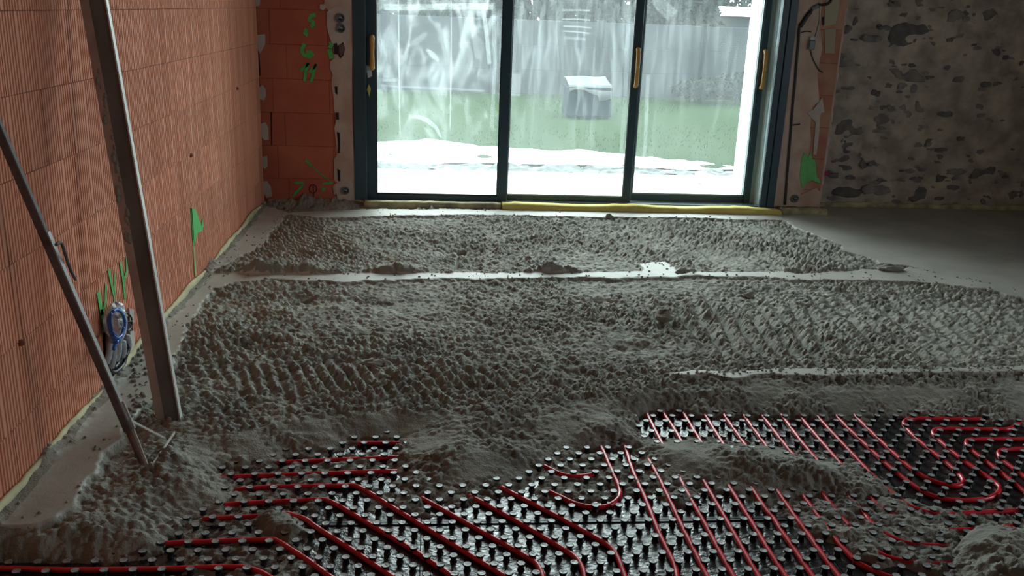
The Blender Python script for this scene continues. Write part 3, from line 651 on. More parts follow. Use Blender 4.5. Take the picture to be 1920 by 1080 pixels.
# cable on the pier
p3 = lambda a, b, d=.012: tuple(on_y(a, b, YB-d))
def smooth_pts(P, n=6):
    P = [np.array(p, float) for p in P]; out = []
    for i in range(len(P)-1):
        a, b, c, d = P[max(i-1,0)], P[i], P[i+1], P[min(i+2, len(P)-1)]
        for k in range(n):
            u = k/n; out.append(.5*((2*b)+(c-a)*u+(2*a-5*b+4*c-d)*u*u+(-a+3*b-3*c+d)*u**3))
    out.append(P[-1]); return out
cb = empty('power_cable', tuple(on_y(1475, 385, YB-.012))); tag(cb, 'black cable running down the plastered pier right of the window', 'cable')
def cpart(name, px, r, mtl, par):
    o = MB().tube(smooth_pts([p3(a, b) for a, b in px]), r, 7).build(name, mtl, None, True); o.parent = par; o.matrix_parent_inverse = Matrix.Translation(-par.location); return o
cpart('main_run', [(1568,-20),(1556,4),(1545,9),(1532,10),(1520,22),(1508,38),(1499,52),(1497,80),(1494,110),(1491,150),(1487,190),(1483,240),(1479,290),(1475,340),(1472,384)], .010, M['black'], cb)
cpart('sleeve', [(1520,22),(1513,30),(1506,41),(1500,50)], .017, M['black'], cb)
cpart('sleeve', [(1522,17),(1529,13),(1534,11)], .017, M['sock'], cb)
cpart('branch', [(1502,61),(1512,59),(1521,60)], .004, M['black'], cb)
cpart('branch', [(1484,235),(1492,234),(1500,233)], .005, M['black'], cb)
jb = empty('junction_box', tuple(on_y(1520, 83, YB))); tag(jb, 'small blue grey junction box hanging on thin wires on the pier', 'junction box')
q = on_y(1520, 83, YB); o = MB().box(-.024, .024, -.034, -.004, -.04, .03).build('body', M['sock'], jb, False, .006)
MB().box(-.018, .018, -.030, -.006, .03, .062).build('gland', M['grey_pl'], jb, False, .004)
cpart('wire', [(1526,76),(1532,60),(1537,40),(1538,18),(1536,4)], .004, M['grey_pl'], jb)
cpart('wire', [(1519,92),(1523,107),(1529,120),(1535,130),(1543,136)], .004, M['black'], jb)

# ================================================================== FOAM EDGE STRIPS
def edge_strip(name, label, pts, wid, z0, hts, material, along='x', wob=.006, pinch=None):
    """ribbon of foam standing along a wall foot: pts are (x,y) of its wall side"""
    mb = MB(); n = len(pts); vs = []
    for i, (x, y) in enumerate(pts):
        hgt = hts[i] if hasattr(hts, '__len__') else hts; hgt = hgt+random.uniform(-wob, wob)
        ww = max(.004, wid+random.uniform(-wob, wob)*.8)
        dx, dy = (0, -1) if along == 'x' else (1, 0)
        vs += [(x, y, z0), (x, y, z0+hgt), (x+dx*ww*.75, y+dy*ww*.75, z0+hgt+.002), (x+dx*ww, y+dy*ww, z0+hgt-.008), (x+dx*ww, y+dy*ww, z0)]
    fs = [(i*5+k, i*5+(k+1)%5, (i+1)*5+(k+1)%5, (i+1)*5+k) for i in range(n-1) for k in range(5)]+[(0,1,2,3,4), tuple((n-1)*5+k for k in (4,3,2,1,0))]
    o = mb.add(vs, fs).build(name, material, None, True); return tag(o, label, 'foam strip')
edge_strip('foam_strip', 'bright yellow foam strip lying along the foot of the sliding window', [(x, YB-.014) for x in np.linspace(.55, 2.80, 44)], .105, -.02, [.058+.006*math.sin(i*.4) for i in range(44)], M['foam_y'], 'x', .003)
edge_strip('foam_strip', 'dusty yellow foam strip at the foot of the pier right of the window', [(x, YB-.006) for x in np.linspace(2.802, 3.19, 12)], .09, -.02, .066, M['foam_d'], 'x', .004)
edge_strip('foam_strip', 'cement-smeared foam strip under the left end of the window', [(x, YB-.014) for x in np.linspace(-.52, .54, 24)], .08, -.02, .055, M['foam_d'], 'x', .003)
edge_strip('foam_strip', 'thin foam strip along the foot of the red block wall left of the window', [(x, YB-.004) for x in np.linspace(XL+.03, -.53, 20)], .014, -.02, .045, M['foam_d'], 'x', .008)
edge_strip('foam_strip', 'yellowish foam strip along the foot of the dark stone wall', [(x, YS-.03) for x in np.linspace(3.2, 6.4, 40)], .02, -.02, .058, M['foam_d'], 'x', .008)
yy_ = np.concatenate([np.linspace(2.0, YB-.02, 120)])
edge_strip('foam_strip', 'crumpled cream foam strip along the foot of the left block wall', [(XL+.002, y) for y in yy_], .016, -.02, [.046+.010*math.sin(i*.31)+.010*math.sin(i*.13+1) for i in range(120)], M['foam_c'], 'y', .004)

# ================================================================== STUDDED HEATING PANELS, NUBS, PIPES
P_, Q_ = .0795, .0461
NX0, NY0 = .4737, 2.450
def nub_mesh():
    n = 10; mb = MB(); vs = []
    for r, z in ((.0115, 0), (.0088, .008), (.0092, .014), (.0128, .0175), (.0132, .0205), (.0118, .023)):
        for k in range(n): vs.append((r*math.cos(2*math.pi*k/n), r*math.sin(2*math.pi*k/n), z))
    fs = [(j*n+k, j*n+(k+1)%n, (j+1)*n+(k+1)%n, (j+1)*n+k) for j in range(5) for k in range(n)]
    mb.add(vs, fs); mb.add([vs[5*n+k] for k in range(n)]+[(0, 0, .0222)], [(k, (k+1)%n, n) for k in range(n)], 1)
    return mb.mesh('nub', [M['nub_side'], M['nub_top']], False)
NUB = nub_mesh(); NUB.polygons.foreach_set('use_smooth', [i < 50 for i in range(len(NUB.polygons))])
yj = on_z(1090, 977, Z_SHEET)[1]
xsplit = [-1.27, NX0-P_*6.25, NX0+P_*9.75, 3.1]; ysplit = [1.35, yj, 3.75]
names = {(0,0): 'black studded heating mat at lower left under the bent red pipes', (1,0): 'black studded heating mat in the lower middle, glossy and clean between its nubs', (2,0): 'black studded heating mat at lower right, partly under screed crumbs',
         (0,1): 'black studded heating mat behind the lower left one, mostly buried by screed', (1,1): 'black studded heating mat in the middle with the short hooked red pipe', (2,1): 'black studded heating mat on the right below the long dark screed face'}
panels_o = {}
for a in range(3):
    for b in range(2):
        x0, x1, y0, y1 = xsplit[a], xsplit[a+1], ysplit[b], ysplit[b+1]
        mb = MB()
        mb.box(x0+.0015, x1-.0015, y0+.0015, y1-.0015, Z_SHEET-.006, Z_SHEET)
        o = mb.build('studded_heating_mat', M['sheet']); tag(o, names[(a, b)], 'floor mat'); panels_o[(a, b)] = o
        # raised overlapping lip along the joint
        MB().box(x0+.002, x1-.002, y0+.0015 if b else y1-.012, y0+.012 if b else y1-.0015, Z_SHEET-.001, Z_SHEET+.0035).build('joint_lip', M['nub_side'], o)
n_nub = 0
for j in range(-32, 26):
    y = NY0-j*Q_
    if y < 2.02 or y > 3.72: continue
    for i in range(-30, 42):
        x = NX0+(i+(.5 if j % 2 else 0))*P_
        if x < -1.24 or x > 2.75: continue
        if hz(x, y) > Z_NUB+.002: continue
        # inside the picture or a step beyond it
        v = CM @ np.array([x, y, Z_NUB-EYE]); u_, w_ = 960+F_PX*v[0]/v[2], 540-F_PX*v[1]/v[2]
        if u_ < -120 or u_ > 2040 or w_ > 1150: continue
        a = 0 if x < xsplit[1] else 1 if x < xsplit[2] else 2; b = 0 if y < yj else 1
        o = link('nub', NUB, panels_o[(a, b)]); o.location = (x, y, Z_SHEET); o.rotation_euler = (0, 0, random.random()*6.28); n_nub += 1
print('nubs', n_nub)

pipes = [
 ('red heating pipe nearest the camera at the lower left corner', [(-60,1064),(60,1067),(150,1069),(300,1067),(430,1063),(470,1067),(505,1082),(540,1110)]),
 ('red heating pipe just above the lower left corner one, bending towards the camera', [(290,1021),(340,1018),(495,1012),(520,1015),(545,1030),(579,1052),(614,1078),(660,1112)]),
 ('red heating pipe whose bend is half buried by a screed lump at lower left', [(380,974),(410,972),(485,968),(530,963),(555,968),(575,975),(595,990),(658,1030),(730,1078),(780,1112)]),
 ('red heating pipe with an uncovered bend, second from the top left group', [(420,947),(455,944),(539,940),(600,937),(622,942),(650,957),(698,986),(778,1034),(837,1073),(890,1110)]),
 ('longest red heating pipe at left, bending under the dark screed slope', [(440,919),(500,914),(638,911),(665,911),(694,925),(730,948),(817,1001),(880,1040),(946,1081),(990,1110)]),
 ('straight short red heating pipe third from the top at left', [(400,896),(437,894),(560,890),(686,885),(745,884)]),
 ('straight short red heating pipe second from the top at left', [(500,868),(535,867),(620,863),(710,859),(760,857)]),
 ('tiny bit of red heating pipe at the foot of the dark screed slope', [(670,832),(692,831),(722,831),(750,831)]),
 ('red heating pipe left of the pair that curve down in the lower middle', [(790,934),(827,954),(910,1001),(985,1043),(1004,1056),(1014,1072),(1019,1090),(1024,1112)]),
 ('red heating pipe in the lower middle, its bend beside the clean nubs', [(880,930),(917,949),(985,987),(1058,1031),(1079,1046),(1090,1062),(1096,1080),(1100,1110)]),
 ('red heating pipe in the lower middle bending down with a dark scuff at its bend', [(940,914),(976,933),(1040,966),(1098,998),(1136,1020),(1151,1034),(1161,1053),(1170,1077),(1180,1110)]),
 ('hooked red heating pipe making a U turn in the middle opening', [(1030,922),(1055,934),(1080,945),(1110,951),(1135,950),(1153,941),(1162,929),(1161,915),(1153,896),(1142,872),(1133,850),(1120,825)]),
 ('short curved bit of red heating pipe above the hooked one', [(1020,874),(1042,885),(1063,892),(1092,893),(1120,888)]),
 ('pale scuffed red pipe running towards the camera just right of the hooked pipe', [(1170,830),(1181,868),(1190,892),(1202,918),(1211,938),(1237,1003),(1257,1043),(1267,1068),(1272,1110)]),
 ('red heating pipe second right of the hooked pipe, straight towards the camera', [(1216,862),(1237,900),(1258,943),(1279,988),(1304,1038),(1324,1078),(1340,1110)])]
# pipes that run under the middle heap: far end, buried run, near end
heap = [('first', [(1208,768),(1216,783),(1233,816),(1262,872),(1290,927),(1324,987),(1351,1038),(1375,1081),(1390,1110)]),
 ('second', [(1240,768),(1249,783),(1269,813),(1300,868),(1333,926),(1364,979),(1391,1027),(1421,1079),(1440,1110)]),
 ('third', [(1278,770),(1286,783),(1300,806),(1337,865),(1376,927),(1413,985),(1440,1030),(1472,1079),(1492,1110)]),
 ('fourth', [(1318,772),(1328,788),(1339,806),(1385,878),(1434,953),(1450,972),(1468,1000),(1490,1031),(1508,1058),(1523,1080),(1545,1110)]),
 ('fifth', [(1352,770),(1364,788),(1382,813),(1430,882),(1479,952),(1495,975),(1514,1000),(1539,1036),(1572,1080),(1595,1110)]),
 ('sixth', [(1388,770),(1403,791),(1420,814),(1472,884),(1526,957),(1547,985),(1568,1013),(1588,1036),(1608,1055),(1635,1069),(1662,1080),(1720,1096),(1780,1100)]),
 ('seventh', [(1418,766),(1434,786),(1463,823),(1512,885),(1561,950),(1593,988),(1612,1010),(1642,1034),(1676,1048),(1730,1057),(1780,1056),(1830,1052)]),
 ('eighth', [(1452,763),(1470,785),(1508,835),(1556,890),(1603,945),(1621,964),(1633,980),(1663,1003),(1698,1018),(1740,1023),(1790,1024),(1830,1022)]),
 ('ninth', [(1490,767),(1510,793),(1552,842),(1592,888),(1631,932),(1653,953),(1688,974),(1711,985),(1746,993),(1800,994),(1855,991),(1900,987)]),
 ('tenth', [(1520,766),(1545,795),(1593,846),(1645,900),(1695,943),(1723,956),(1755,964),(1783,965),(1804,963),(1860,960),(1960,955)]),
 ('eleventh', [(1555,765),(1582,795),(1625,836),(1667,875),(1705,905),(1737,925),(1772,936),(1805,938),(1842,936),(1866,928),(1874,915),(1858,899),(1807,864),(1757,822),(1749,810),(1762,804),(1800,804),(1860,805),(1893,804),(1915,790)])]
for nm, pts in heap: pipes.append(('red heating pipe passing under the middle screed heap, %s from the left' % nm, pts))
pipes += [('red heating pipe making the nearest looped U turn right of the heap', [(1590,766),(1614,791),(1660,835),(1705,876),(1732,894),(1765,907),(1790,911),(1805,906),(1802,894),(1779,872),(1719,823),(1698,801),(1695,791),(1709,785),(1744,785),(1800,786),(1840,786)]),
 ('red heating pipe entering at the right edge, lower of the two right loops', [(1990,841),(1920,842),(1886,843),(1872,848),(1877,860),(1898,877),(1920,893),(1980,938)]),
 ('red heating pipe entering at the right edge, upper of the two right loops', [(1990,822),(1920,823),(1826,824),(1812,829),(1817,840),(1850,866),(1885,893),(1920,921),(1980,966)])]
for lab, pts in pipes:
    W_ = [on_z(a, b, Z_PIPE) for a, b in pts]
    W_ = smooth_pts(W_, 5)
    o = MB().tube(W_, .0086, 9).build('heating_pipe', M['pipe'], None, True); tag(o, lab, 'pipe')

# ================================================================== LEANING RULE AND RAKE
b0 = on_z(317, 777, -.01); t0 = on_x(176, -6, XL+.10)
b0 = Vector(b0); t0 = Vector(t0); ax = (t0-b0).normalized()
ext = b0+ax*((t0-b0).length*(b0.x-(XL+.055))/(b0.x-t0.x))   # ends where it touches the wall
view = Vector((b0.x, b0.y, b0.z-EYE)).normalized()
wd = (Vector((1, 0.0, 0))-ax*ax.x).normalized(); nd = ax.cross(wd).normalized()
if nd.y > 0: nd = -nd
rule = empty('straightedge', tuple(b0)); tag(rule, 'long cement-stained aluminium straightedge leaning on the left block wall', 'straightedge')
def profile(name, pts, mtl, s0=-.02, s1=1.0):
    vs = []; n = len(pts); a = b0+(ext-b0)*s0; b = b0+(ext-b0)*s1
    for c in (a, b): vs += [c+wd*u+nd*v for u, v in pts]
    o = MB().add(vs, [tuple(range(n)), tuple(range(2*n-1, n-1, -1))]+[(i, (i+1)%n, n+(i+1)%n, n+i) for i in range(n)]).build(name, mtl); o.parent = rule; o.matrix_parent_inverse = Matrix.Translation(-b0); return o
profile('web', [(-.016,.010),(.038,.010),(.038,-.012),(-.016,-.012)], M['alu_dark'])
profile('left_flange', [(-.050,.002),(-.016,.0105),(-.016,-.012),(-.050,-.010)], M['alu'])
profile('right_edge', [(.038,.013),(.043,.013),(.043,-.014),(.038,-.014)], M['alu_lit_edge'])
# caked cement on the left flange
ck = MB()
for i in range(26):
    s = .36+.34*i/26+random.uniform(-.01, .01); c = b0+(ext-b0)*s-wd*random.uniform(.012, .042)+nd*.004; r = random.uniform(.006, .013)
    ck.tube([c-ax*r*1.6, c-ax*r*.6, c+ax*r*.7, c+ax*r*1.7], [r*.4, r, r*.8, r*.3], 6)
o = ck.build('cement_crust', M['cement_cake'], None, True); o['kind'] = 'stuff'; o.parent = rule; o.matrix_parent_inverse = Matrix.Translation(-b0)

rb = Vector(on_z(277, 876, -.02)); rt = Vector(on_x(2, 235, XL+.05)); rd = (rt-rb).normalized(); RL = (rt-rb).length
rake = empty('screed_rake', tuple(rb)); tag(rake, 'long-handled screed rake standing in loose screed against the left wall', 'rake')
def rpart(name, mb, mtl, smooth=False, bevel=0):
    o = mb.build(name, mtl, None, smooth, bevel); o.parent = rake; o.matrix_parent_inverse = Matrix.Translation(-rb); return o
rs_ = (Vector((1,0,0))-rd*rd.x).normalized()
# the handle's dark face, and its lit right edge painted as a pale strip
k0 = .125
off = -rs_*.010
rpart('handle', MB().bar(rb+rd*RL*k0+off, rb+rd*RL*1.09+off, rs_, .026, .022), M['pole'], False, .003)
rpart('handle_lit_edge', MB().bar(rb+rd*RL*.16+off+rs_*.0145, rb+rd*RL*.72+off+rs_*.0145, rs_, .004, .020), M['alu'])
rpart('socket_tube', MB().tube([rb+rd*RL*.02-rs_*.012, rb+rd*RL*k0-rs_*.012], .010, 8), M['rust'], True)
# side hook
hk = [Vector(on_x(a, b, rb.x+(rt.x-rb.x)*.66+.02)) for a, b in [(105,459),(111,455),(117,459),(126,488),(135,512),(142,524)]]
rpart('side_hook', MB().tube(smooth_pts(hk, 4), .0052, 7), M['pole'], True)
# head: flat bars
ap = rb+rd*RL*.165+rs_*.006
f1 = Vector(on_z(277, 876, -.02)); f2 = Vector(on_z(309, 822, -.02)); g1 = Vector(on_z(283, 876, -.015)); g2 = Vector(on_z(327, 811, -.005))
rpart('clamp_plate', MB().bar(ap-rd*.045, ap+rd*.06, rs_, .016, .006), M['steel'], False, .001)
rpart('head_bar', MB().bar(ap, f1, rs_, .010, .005), M['steel'], False, .001)
rpart('head_bar', MB().bar(ap-rd*.01, f2, Vector((0,0,1)), .008, .005), M['steel'], False, .001)
rpart('head_bar', MB().bar(g1, g2, Vector((0,0,1)), .010, .005), M['steel'], False, .001)

# ================================================================== CONDUIT BUNDLE IN THE LEFT WALL
def W3(a, b, d=.0): return np.array(on_x(a, b, XL+d))
nb = [W3(a, b) for a, b in [(193,626),(204,600),(215,578),(246,592),(250,640),(243,672),(234,690),(205,708),(196,690)]]
MB().prism([(p[1], p[2]) for p in nb], 'x', XL-.004, XL+.0045).build('socket_recess', M['hole'], wl)
for pts in ([(196,622),(203,618),(206,690),(203,700),(196,690)], [(240,622),(247,620),(249,655),(244,668),(239,672)], [(238,578),(247,580),(247,605),(240,603)]):
    qq = [W3(a, b) for a, b in pts]; MB().prism([(p[1], p[2]) for p in qq], 'x', XL-.004, XL+.010).build('plaster_edge', M['plaster_grey'], wl)
org = W3(220, 690, .01); cbn = empty('conduit_bundle', tuple(org)); tag(cbn, 'bundle of grey conduits with blue wires tied in a clear bag on the left wall', 'conduit bundle')
def bpart(name, mb, mtl, smooth=True):
    o = mb.build(name, mtl, None, smooth); o.parent = cbn; o.matrix_parent_inverse = Matrix.Translation(Vector(org)*-1); return o
for (a, b), (c, d), e in [((206,628),(200,682),.02), ((214,640),(208,690),.03), ((222,642),(217,676),.045), ((230,640),(229,668),.05), ((238,630),(240,655),.04)]:
    p, q = W3(a, b, e), W3(c, d, e*.7); mid = (p+q)/2+np.array([.006, 0, 0])
    n = 9; P3 = [p+(q-p)*k/n+np.array([.006*math.sin(math.pi*k/n), 0, 0]) for k in range(n+1)]
    bpart('conduit', MB().tube(P3, [.012+(.0016 if k % 2 else 0) for k in range(n+1)], 9), M['grey_pl'])
for pts, e in [([(236,668),(240,655),(238,645)], .035), ([(205,694),(214,698),(224,692),(232,682),(236,668)], .02), ([(214,690),(222,680),(224,668)], .03)]:
    bpart('black_conduit', MB().tube(smooth_pts([W3(a, b, e) for a, b in pts]), .008, 7), M['black'])
# crumpled bag
c = W3(219, 606, .05); n1, n2 = 10, 14; vs = []
for i in range(n1+1):
    th = math.pi*i/n1
    for k in range(n2):
        ph = 2*math.pi*k/n2; r = 1+.13*math.sin(3*ph+2*th)+random.uniform(-.09, .09)
        taper = 1-.35*max(0, -math.cos(th))
        vs.append((c[0]+.042*math.sin(th)*math.cos(ph)*r*taper, c[1]+.070*math.sin(th)*math.sin(ph)*r*taper, c[2]+.088*math.cos(th)*(1+.05*math.sin(2*ph))))
bpart('bag', MB().add(vs, [(i*n2+k, i*n2+(k+1)%n2, (i+1)*n2+(k+1)%n2, (i+1)*n2+k) for i in range(n1) for k in range(n2)]), M['bag'], False)
for pts, e, r, mk in [([(206,590),(203,600),(206,618),(210,630),(214,640)], .085, .007, 'blue'), ([(208,588),(206,602),(210,622),(216,638)], .095, .006, 'blue'), ([(212,584),(218,581),(225,584),(231,592),(234,604),(233,618),(226,632),(218,642)], .098, .006, 'blue'),
     ([(204,596),(210,584),(220,579),(229,583),(236,592)], .07, .006, 'blue'), ([(212,628),(220,634),(228,628),(232,614)], .10, .006, 'blue'), ([(216,640),(215,648),(213,656)], .08, .007, 'blue'), ([(210,622),(218,630),(224,640)], .10, .005, 'blue'),
     ([(230,588),(240,588),(247,598),(246,612),(240,620),(235,616)], .06, .0035, 'black'), ([(229,600),(240,603),(247,602)], .07, .003, 'black'), ([(226,592),(232,592),(237,592)], .08, .006, 'yellow'), ([(210,584),(220,574),(224,570)], .03, .008, 'blue')]:
    bpart('wire', MB().tube(smooth_pts([W3(a, b, e) for a, b in pts], 5), r, 7), M[mk])

# ================================================================== LUMPS AND CRUMBS
def lump(px, py, w_, h_, d_, label, seed, mtl='loose', z=None):
    p = on_z(px, py, 0.02 if z is None else z); r = random.Random(seed); n1, n2 = 7, 12; vs = []
    for i in range(n1+1):
        th = math.pi*i/n1
        for k in range(n2):
            ph = 2*math.pi*k/n2; rr = 1+r.uniform(-.16, .16)
            vs.append((w_/2*math.sin(th)*math.cos(ph)*rr, d_/2*math.sin(th)*math.sin(ph)*rr, h_*(.5+.5*math.cos(th))*rr))
    o = MB().add(vs, [(i*n2+k, i*n2+(k+1)%n2, (i+1)*n2+(k+1)%n2, (i+1)*n2+k) for i in range(n1) for k in range(n2)]).build('screed_lump', M[mtl])
    o.location = (p[0], p[1], hz(p[0], p[1])-.012); tag(o, label, 'lump'); return o
lump(1246, 590, .12, .062, .10, 'large grey screed lump in the middle of the raked field', 1)
lump(1668, 500, .17, .045, .09, 'dark wedge-shaped screed lump at the right end of the far raked field', 2)
lump(1142, 402, .05, .045, .04, 'small screed lump touching the yellow foam under the window', 3)
lump(700, 668, .11, .03, .06, 'low screed lump left of centre among the rake marks', 4)
lump(1405, 545, .07, .03, .05, 'small screed lump at the far edge of the right rake furrows', 5)
cr = MB(); r_ = random.Random(3); cnt = 0
def crumb(x, y, r):
    z = hz(x, y); n = 5; vs = [(x, y, z+r*1.1)]+[(x+r*math.cos(2*math.pi*k/n)*r_.uniform(.7, 1.2), y+r*math.sin(2*math.pi*k/n)*r_.uniform(.7, 1.2), z+r*.45) for k in range(n)]+[(x+r*.8*math.cos(2*math.pi*k/n+.6), y+r*.8*math.sin(2*math.pi*k/n+.6), z-r*.3) for k in range(n)]
    cr.add(vs, [(0, 1+k, 1+(k+1)%n) for k in range(n)]+[(1+k, 1+n+k, 1+n+(k+1)%n, 1+(k+1)%n) for k in range(n)])
for strip, num, rm in ((STRIP_A, 170, .007), (STRIP_B, 60, .007), (STRIP_D, 120, .006), (STRIP_E, 160, .007), ([(250,640),(300,640),(330,760),(240,800)], 150, .009), (EXPOSED, 900, .0055)):
    pol = gpoly(strip, -.085 if strip is EXPOSED else 0); a = np.array(pol); lo, hi = a.min(0), a.max(0); k = 0
    xx = rng.uniform(lo[0], hi[0], num*6); yy2 = rng.uniform(max(lo[1], 1.9), hi[1], num*6); sd = sdist(xx, yy2, pol)
    for x, y, s in zip(xx, yy2, sd):
        if s > 0 and r_.random() < (1 if s < .06 else .25) and XL+.02 < x < 3.6:
            if strip is EXPOSED:
                z = hz(x, y)
                if z < -.1 or s > .25: continue
            crumb(x, y, rm*r_.uniform(.4, 1.3)); k += 1
            if k >= num: break
tag(cr.build('screed_crumbs', M['loose'], None, True), 'scattered grey screed crumbs lying on the smooth strips and panels', 'crumbs', kind='stuff')

# ================================================================== OUTSIDE
YO = YB+.30
def ogrid(name, x0, x1, y0, y1, nx, ny, zf, mtl, edge=None):
    gx, gy = np.meshgrid(np.linspace(x0, x1, nx), np.linspace(0, 1, ny)); yy = y0+(y1-y0)*gy
    if edge is not None: yy = edge[0](gx)*(1-gy)+edge[1](gx)*gy
    return link(name, grid_mesh(name, gx, yy, zf(gx, yy), mtl, True))
y320 = on_z(1000, 322, -.06)[1]; y290 = on_z(1000, 288, -.06)[1]
tag(MB().box(-6, 12, YO-.05, y320, -.30, -.06).build('terrace', M['terrace']), kind='structure')
def e1(x): return y320-.02+0*x
def e2(x): return y320+.34+.10*fbm(x, x*0, .5, 400, 3)
tag(ogrid('gravel_border', -6, 12, 0, 1, 220, 26, lambda x, y: -.075+.05*fbm(x, y, .12, 410, 3)+clods(x, y, .09, 420)*.6, M['debris'], (e1, e2)), 'narrow line of grey gravel along the terrace edge outside', 'gravel', kind='stuff')
def edge_l(x):   # far edge of the pale band: bulges nearer and farther
    return np.interp(x, [on_z(p, q, -.02)[0] for p, q in ((705,262),(800,256),(860,262),(900,270),(935,272),(1000,275),(1100,277),(1190,290),(1300,296),(1390,308))], [on_z(p, q, -.02)[1] for p, q in ((705,262),(800,256),(860,262),(900,270),(935,272),(1000,275),(1100,277),(1190,290),(1300,296),(1390,308))])+.12*fbm(x, x*0+3, .25, 430, 2)
tag(ogrid('pale_gravel', -6, 12, 0, 1, 260, 40, lambda x, y: -.05+.035*fbm(x, y, .3, 440, 4), M['pale'], (e2, edge_l)), 'broad white gravel band between the terrace and the lawn', 'gravel', kind='stuff')
YF = 17.5
tag(ogrid('lawn', -14, 22, 0, 1, 150, 60, lambda x, y: -.06+.05*fbm(x, y, 1.2, 450, 3), M['lawn'], (lambda x: y320+.3+0*x, lambda x: 34+0*x)), kind='structure')
gb = MB(); r_ = random.Random(9)
gx_ = rng.uniform(-3, 9, 9000); gy_ = rng.uniform(8.5, YF, 9000); ed = edge_l(gx_)
for x, y, e in zip(gx_, gy_, ed):
    if y < e: continue
    h_ = r_.uniform(.006, .016); a = r_.uniform(0, 6.28); c_, s_ = math.cos(a)*.004, math.sin(a)*.004
    gb.add([(x-c_, y-s_, -.07), (x+c_, y+s_, -.07), (x+r_.uniform(-.02, .02), y+r_.uniform(-.02, .02), -.045+h_)], [(0, 1, 2)])
tag(gb.build('grass_blades', M['grass'], None), 'short green grass growing on the lawn outside', 'grass', kind='stuff')
# concrete panel fence
fz = 1.32; fence = empty('concrete_fence', (2, YF, 0)); tag(fence, 'grey concrete panel fence along the far side of the lawn', 'fence')
xp = on_y(1317, 100, YF)[0]
for k in range(-5, 6):
    x = xp+k*2.0
    o = MB().box(-.06, .06, -.07, .07, -.2, fz+.04).build('post', M['fence_post'], fence, False, .01); o.location = (x-2, 0, 0)
    for j in range(3):
        o = MB().box(.03, 1.97, -.03, .03, .0, .452).build('panel', M['fence'], fence, False, .008); o.location = (x-2, random.uniform(-.006, .006), -.03+.45*j)
# dark tub with a white sheet on it
tb = on_y(1100, 182, 14.2); s_ = 14.6/F_PX
bx = empty('storage_tub', (tb[0], 14.2, -.03)); tag(bx, 'dark grey storage tub on the lawn under a white sheet', 'tub')
hw = 40*s_; hh = 50*s_
MB().add([(-hw,-.3,0),(hw*1.06,-.3,0),(hw*1.06,.3,0),(-hw,.3,0),(-hw*.92,-.27,hh),(hw*.95,-.27,hh),(hw*.95,.27,hh),(-hw*.92,.27,hh)], [(0,3,2,1),(4,5,6,7),(0,1,5,4),(1,2,6,5),(2,3,7,6),(3,0,4,7)]).build('body', M['box'], bx, False, .02)
MB().box(-hw*.99, hw*1.0, -.32, .32, hh-.03, hh+.01).build('lid', M['box'], bx, False, .008)
gx2, gy2 = np.meshgrid(np.linspace(-hw*.95, hw*.95, 26), np.linspace(-.34, .30, 16))
zz2 = hh+.03+.10*np.clip((gy2+.34)/.64, 0, 1)+.02*fbm(gx2, gy2, .15, 460, 3)+.03*np.clip(gx2, 0, 1)
zz2 = np.where(gy2 < -.30, zz2-.10-.05*np.sin(gx2*9)-.07*(gx2 > hw*.4), zz2)
sh = link('white_sheet', grid_mesh('white_sheet', gx2+tb[0], gy2+14.2, zz2-.03, M['sheet_white'], True)); tag(sh, 'crumpled white sheet thrown over the dark storage tub', 'sheet')
md = sh.modifiers.new('solid', 'SOLIDIFY'); md.thickness = .012
# outer reveal of the window, white render
rv = MB().box(2.597, 3.3, YB+.302, YB+.56, -.1, ZC).build('trim_1', M['white']); rv['kind'] = 'structure'
MB().box(-1.3, -.60, YB+.302, YB+.50, -.1, ZC).build('trim_2', M['white'])['kind'] = 'structure'
bp_ = on_z(1322, 345, -.06); o = MB().box(-.11, .11, -.05, .05, 0, .10).build('loose_block', M['board'], None, False, .008); o.location = (bp_[0], bp_[1], -.06); o.rotation_euler = (0, .15, -.7)
tag(o, 'pinkish loose block lying at the right end of the terrace outside', 'block')
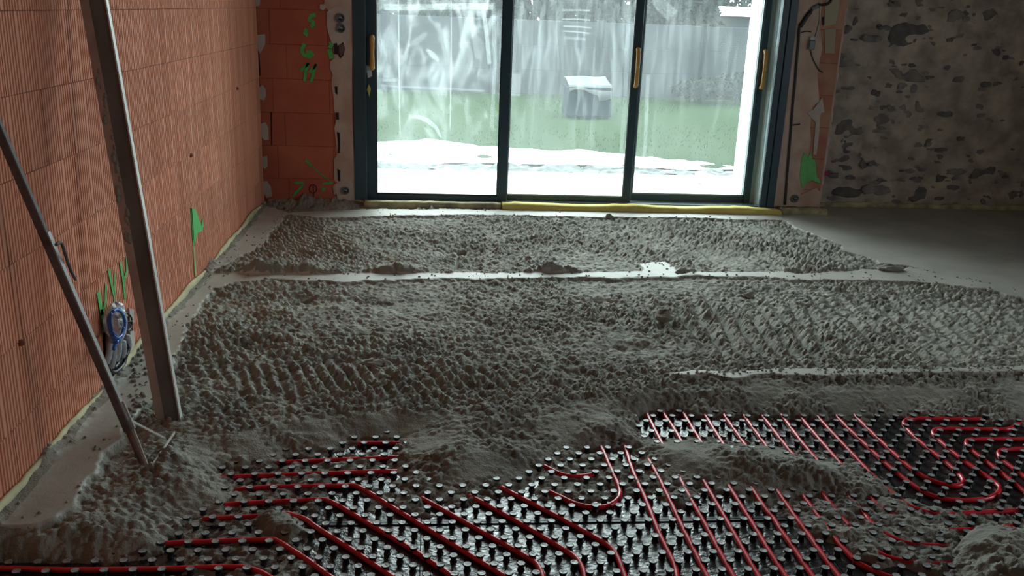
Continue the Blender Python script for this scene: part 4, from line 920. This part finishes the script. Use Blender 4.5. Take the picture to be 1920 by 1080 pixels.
# house beyond the fence
hp = on_y(1400, 24, 26.0); hs = empty('house', (hp[0]+2.2, 27.5, 0)); tag(hs, 'low grey house with a white roof beyond the fence at right', 'house')
MB().box(-2.6, 4.0, -1.4, 3, -.1, 1.54).build('wall', M['fence'], hs)
MB().add([(-2.95,-1.6,1.54),(4.3,-1.6,1.54),(4.3,3.1,1.76),(-2.4,3.1,1.76),(-2.95,-1.6,1.60),(4.3,-1.6,1.60),(4.3,3.1,1.84),(-2.4,3.1,1.84)], [(0,3,2,1),(4,5,6,7),(0,1,5,4),(1,2,6,5),(2,3,7,6),(3,0,4,7)]).build('roof', M['roof'], hs)
# shrubs in front of and behind the fence
def shrub(px, y, w_, z0, z1, n, label, seed, leaf=.05, grp=None):
    x = on_y(px, 60, y)[0]; t_ = empty('shrub', (x, y, 0)); tag(t_, label, 'shrub', grp); r = random.Random(seed); mb = MB()
    for i in range(n):
        th = r.uniform(0, 6.28); u = r.uniform(-1, 1); rr = r.uniform(.55, 1)**.5
        c = Vector((w_/2*rr*math.sqrt(1-u*u)*math.cos(th), w_/2*.6*rr*math.sqrt(1-u*u)*math.sin(th), (z0+z1)/2+(z1-z0)/2*rr*u))
        a = Vector((r.uniform(-1,1), r.uniform(-1,1), r.uniform(-1,1))).normalized()*leaf*r.uniform(.6, 1.3); b = Vector((r.uniform(-1,1), r.uniform(-1,1), r.uniform(-1,1))).normalized()*leaf*.5
        mb.add([c-a, c+b, c+a, c-b], [(0,1,2,3)])
    mb.build('foliage', M['leaf'], t_)
    MB().tube([(0,0,-.06), (.02,0,(z0+z1)/2), (0,.02,z1*.85)], [.04,.03,.01], 6).build('stem', M['fence_post'], t_)
for i, (px, y, w_, z0, z1, n, lab) in enumerate([(1000,20.5,3.6,.3,3.6,2200,'tall dull green shrub behind the fence at the left of the middle pane'),(1150,21.5,3.6,.3,3.2,2200,'wide grey green shrub behind the fence above the storage tub'),(1262,22.5,2.6,.3,1.75,1500,'lower shrub behind the fence right of the middle stile'),
   (1296,20.5,1.1,.3,2.3,1200,'small rounded shrub behind the fence beside the white roof'),(745,23,3.4,.3,1.9,1500,'low shrub behind the fence at the left of the left pane'),(880,22,3.0,.3,2.2,1800,'shrub behind the fence at the right of the left pane'),(1430,33,4.0,.3,5.0,2200,'tall dim shrub rising behind the low house with the white roof'),
   (1330,16.9,1.3,0,.40,300,'low bush at the fence foot through the right pane'),(1395,16.9,1.1,0,.55,350,'small bush beside the white reveal at the fence foot')]):
    shrub(px, y, w_, z0, z1, int(n*1.7) if y > 18 else n, lab, 50+i, .17 if y > 18 else .06)
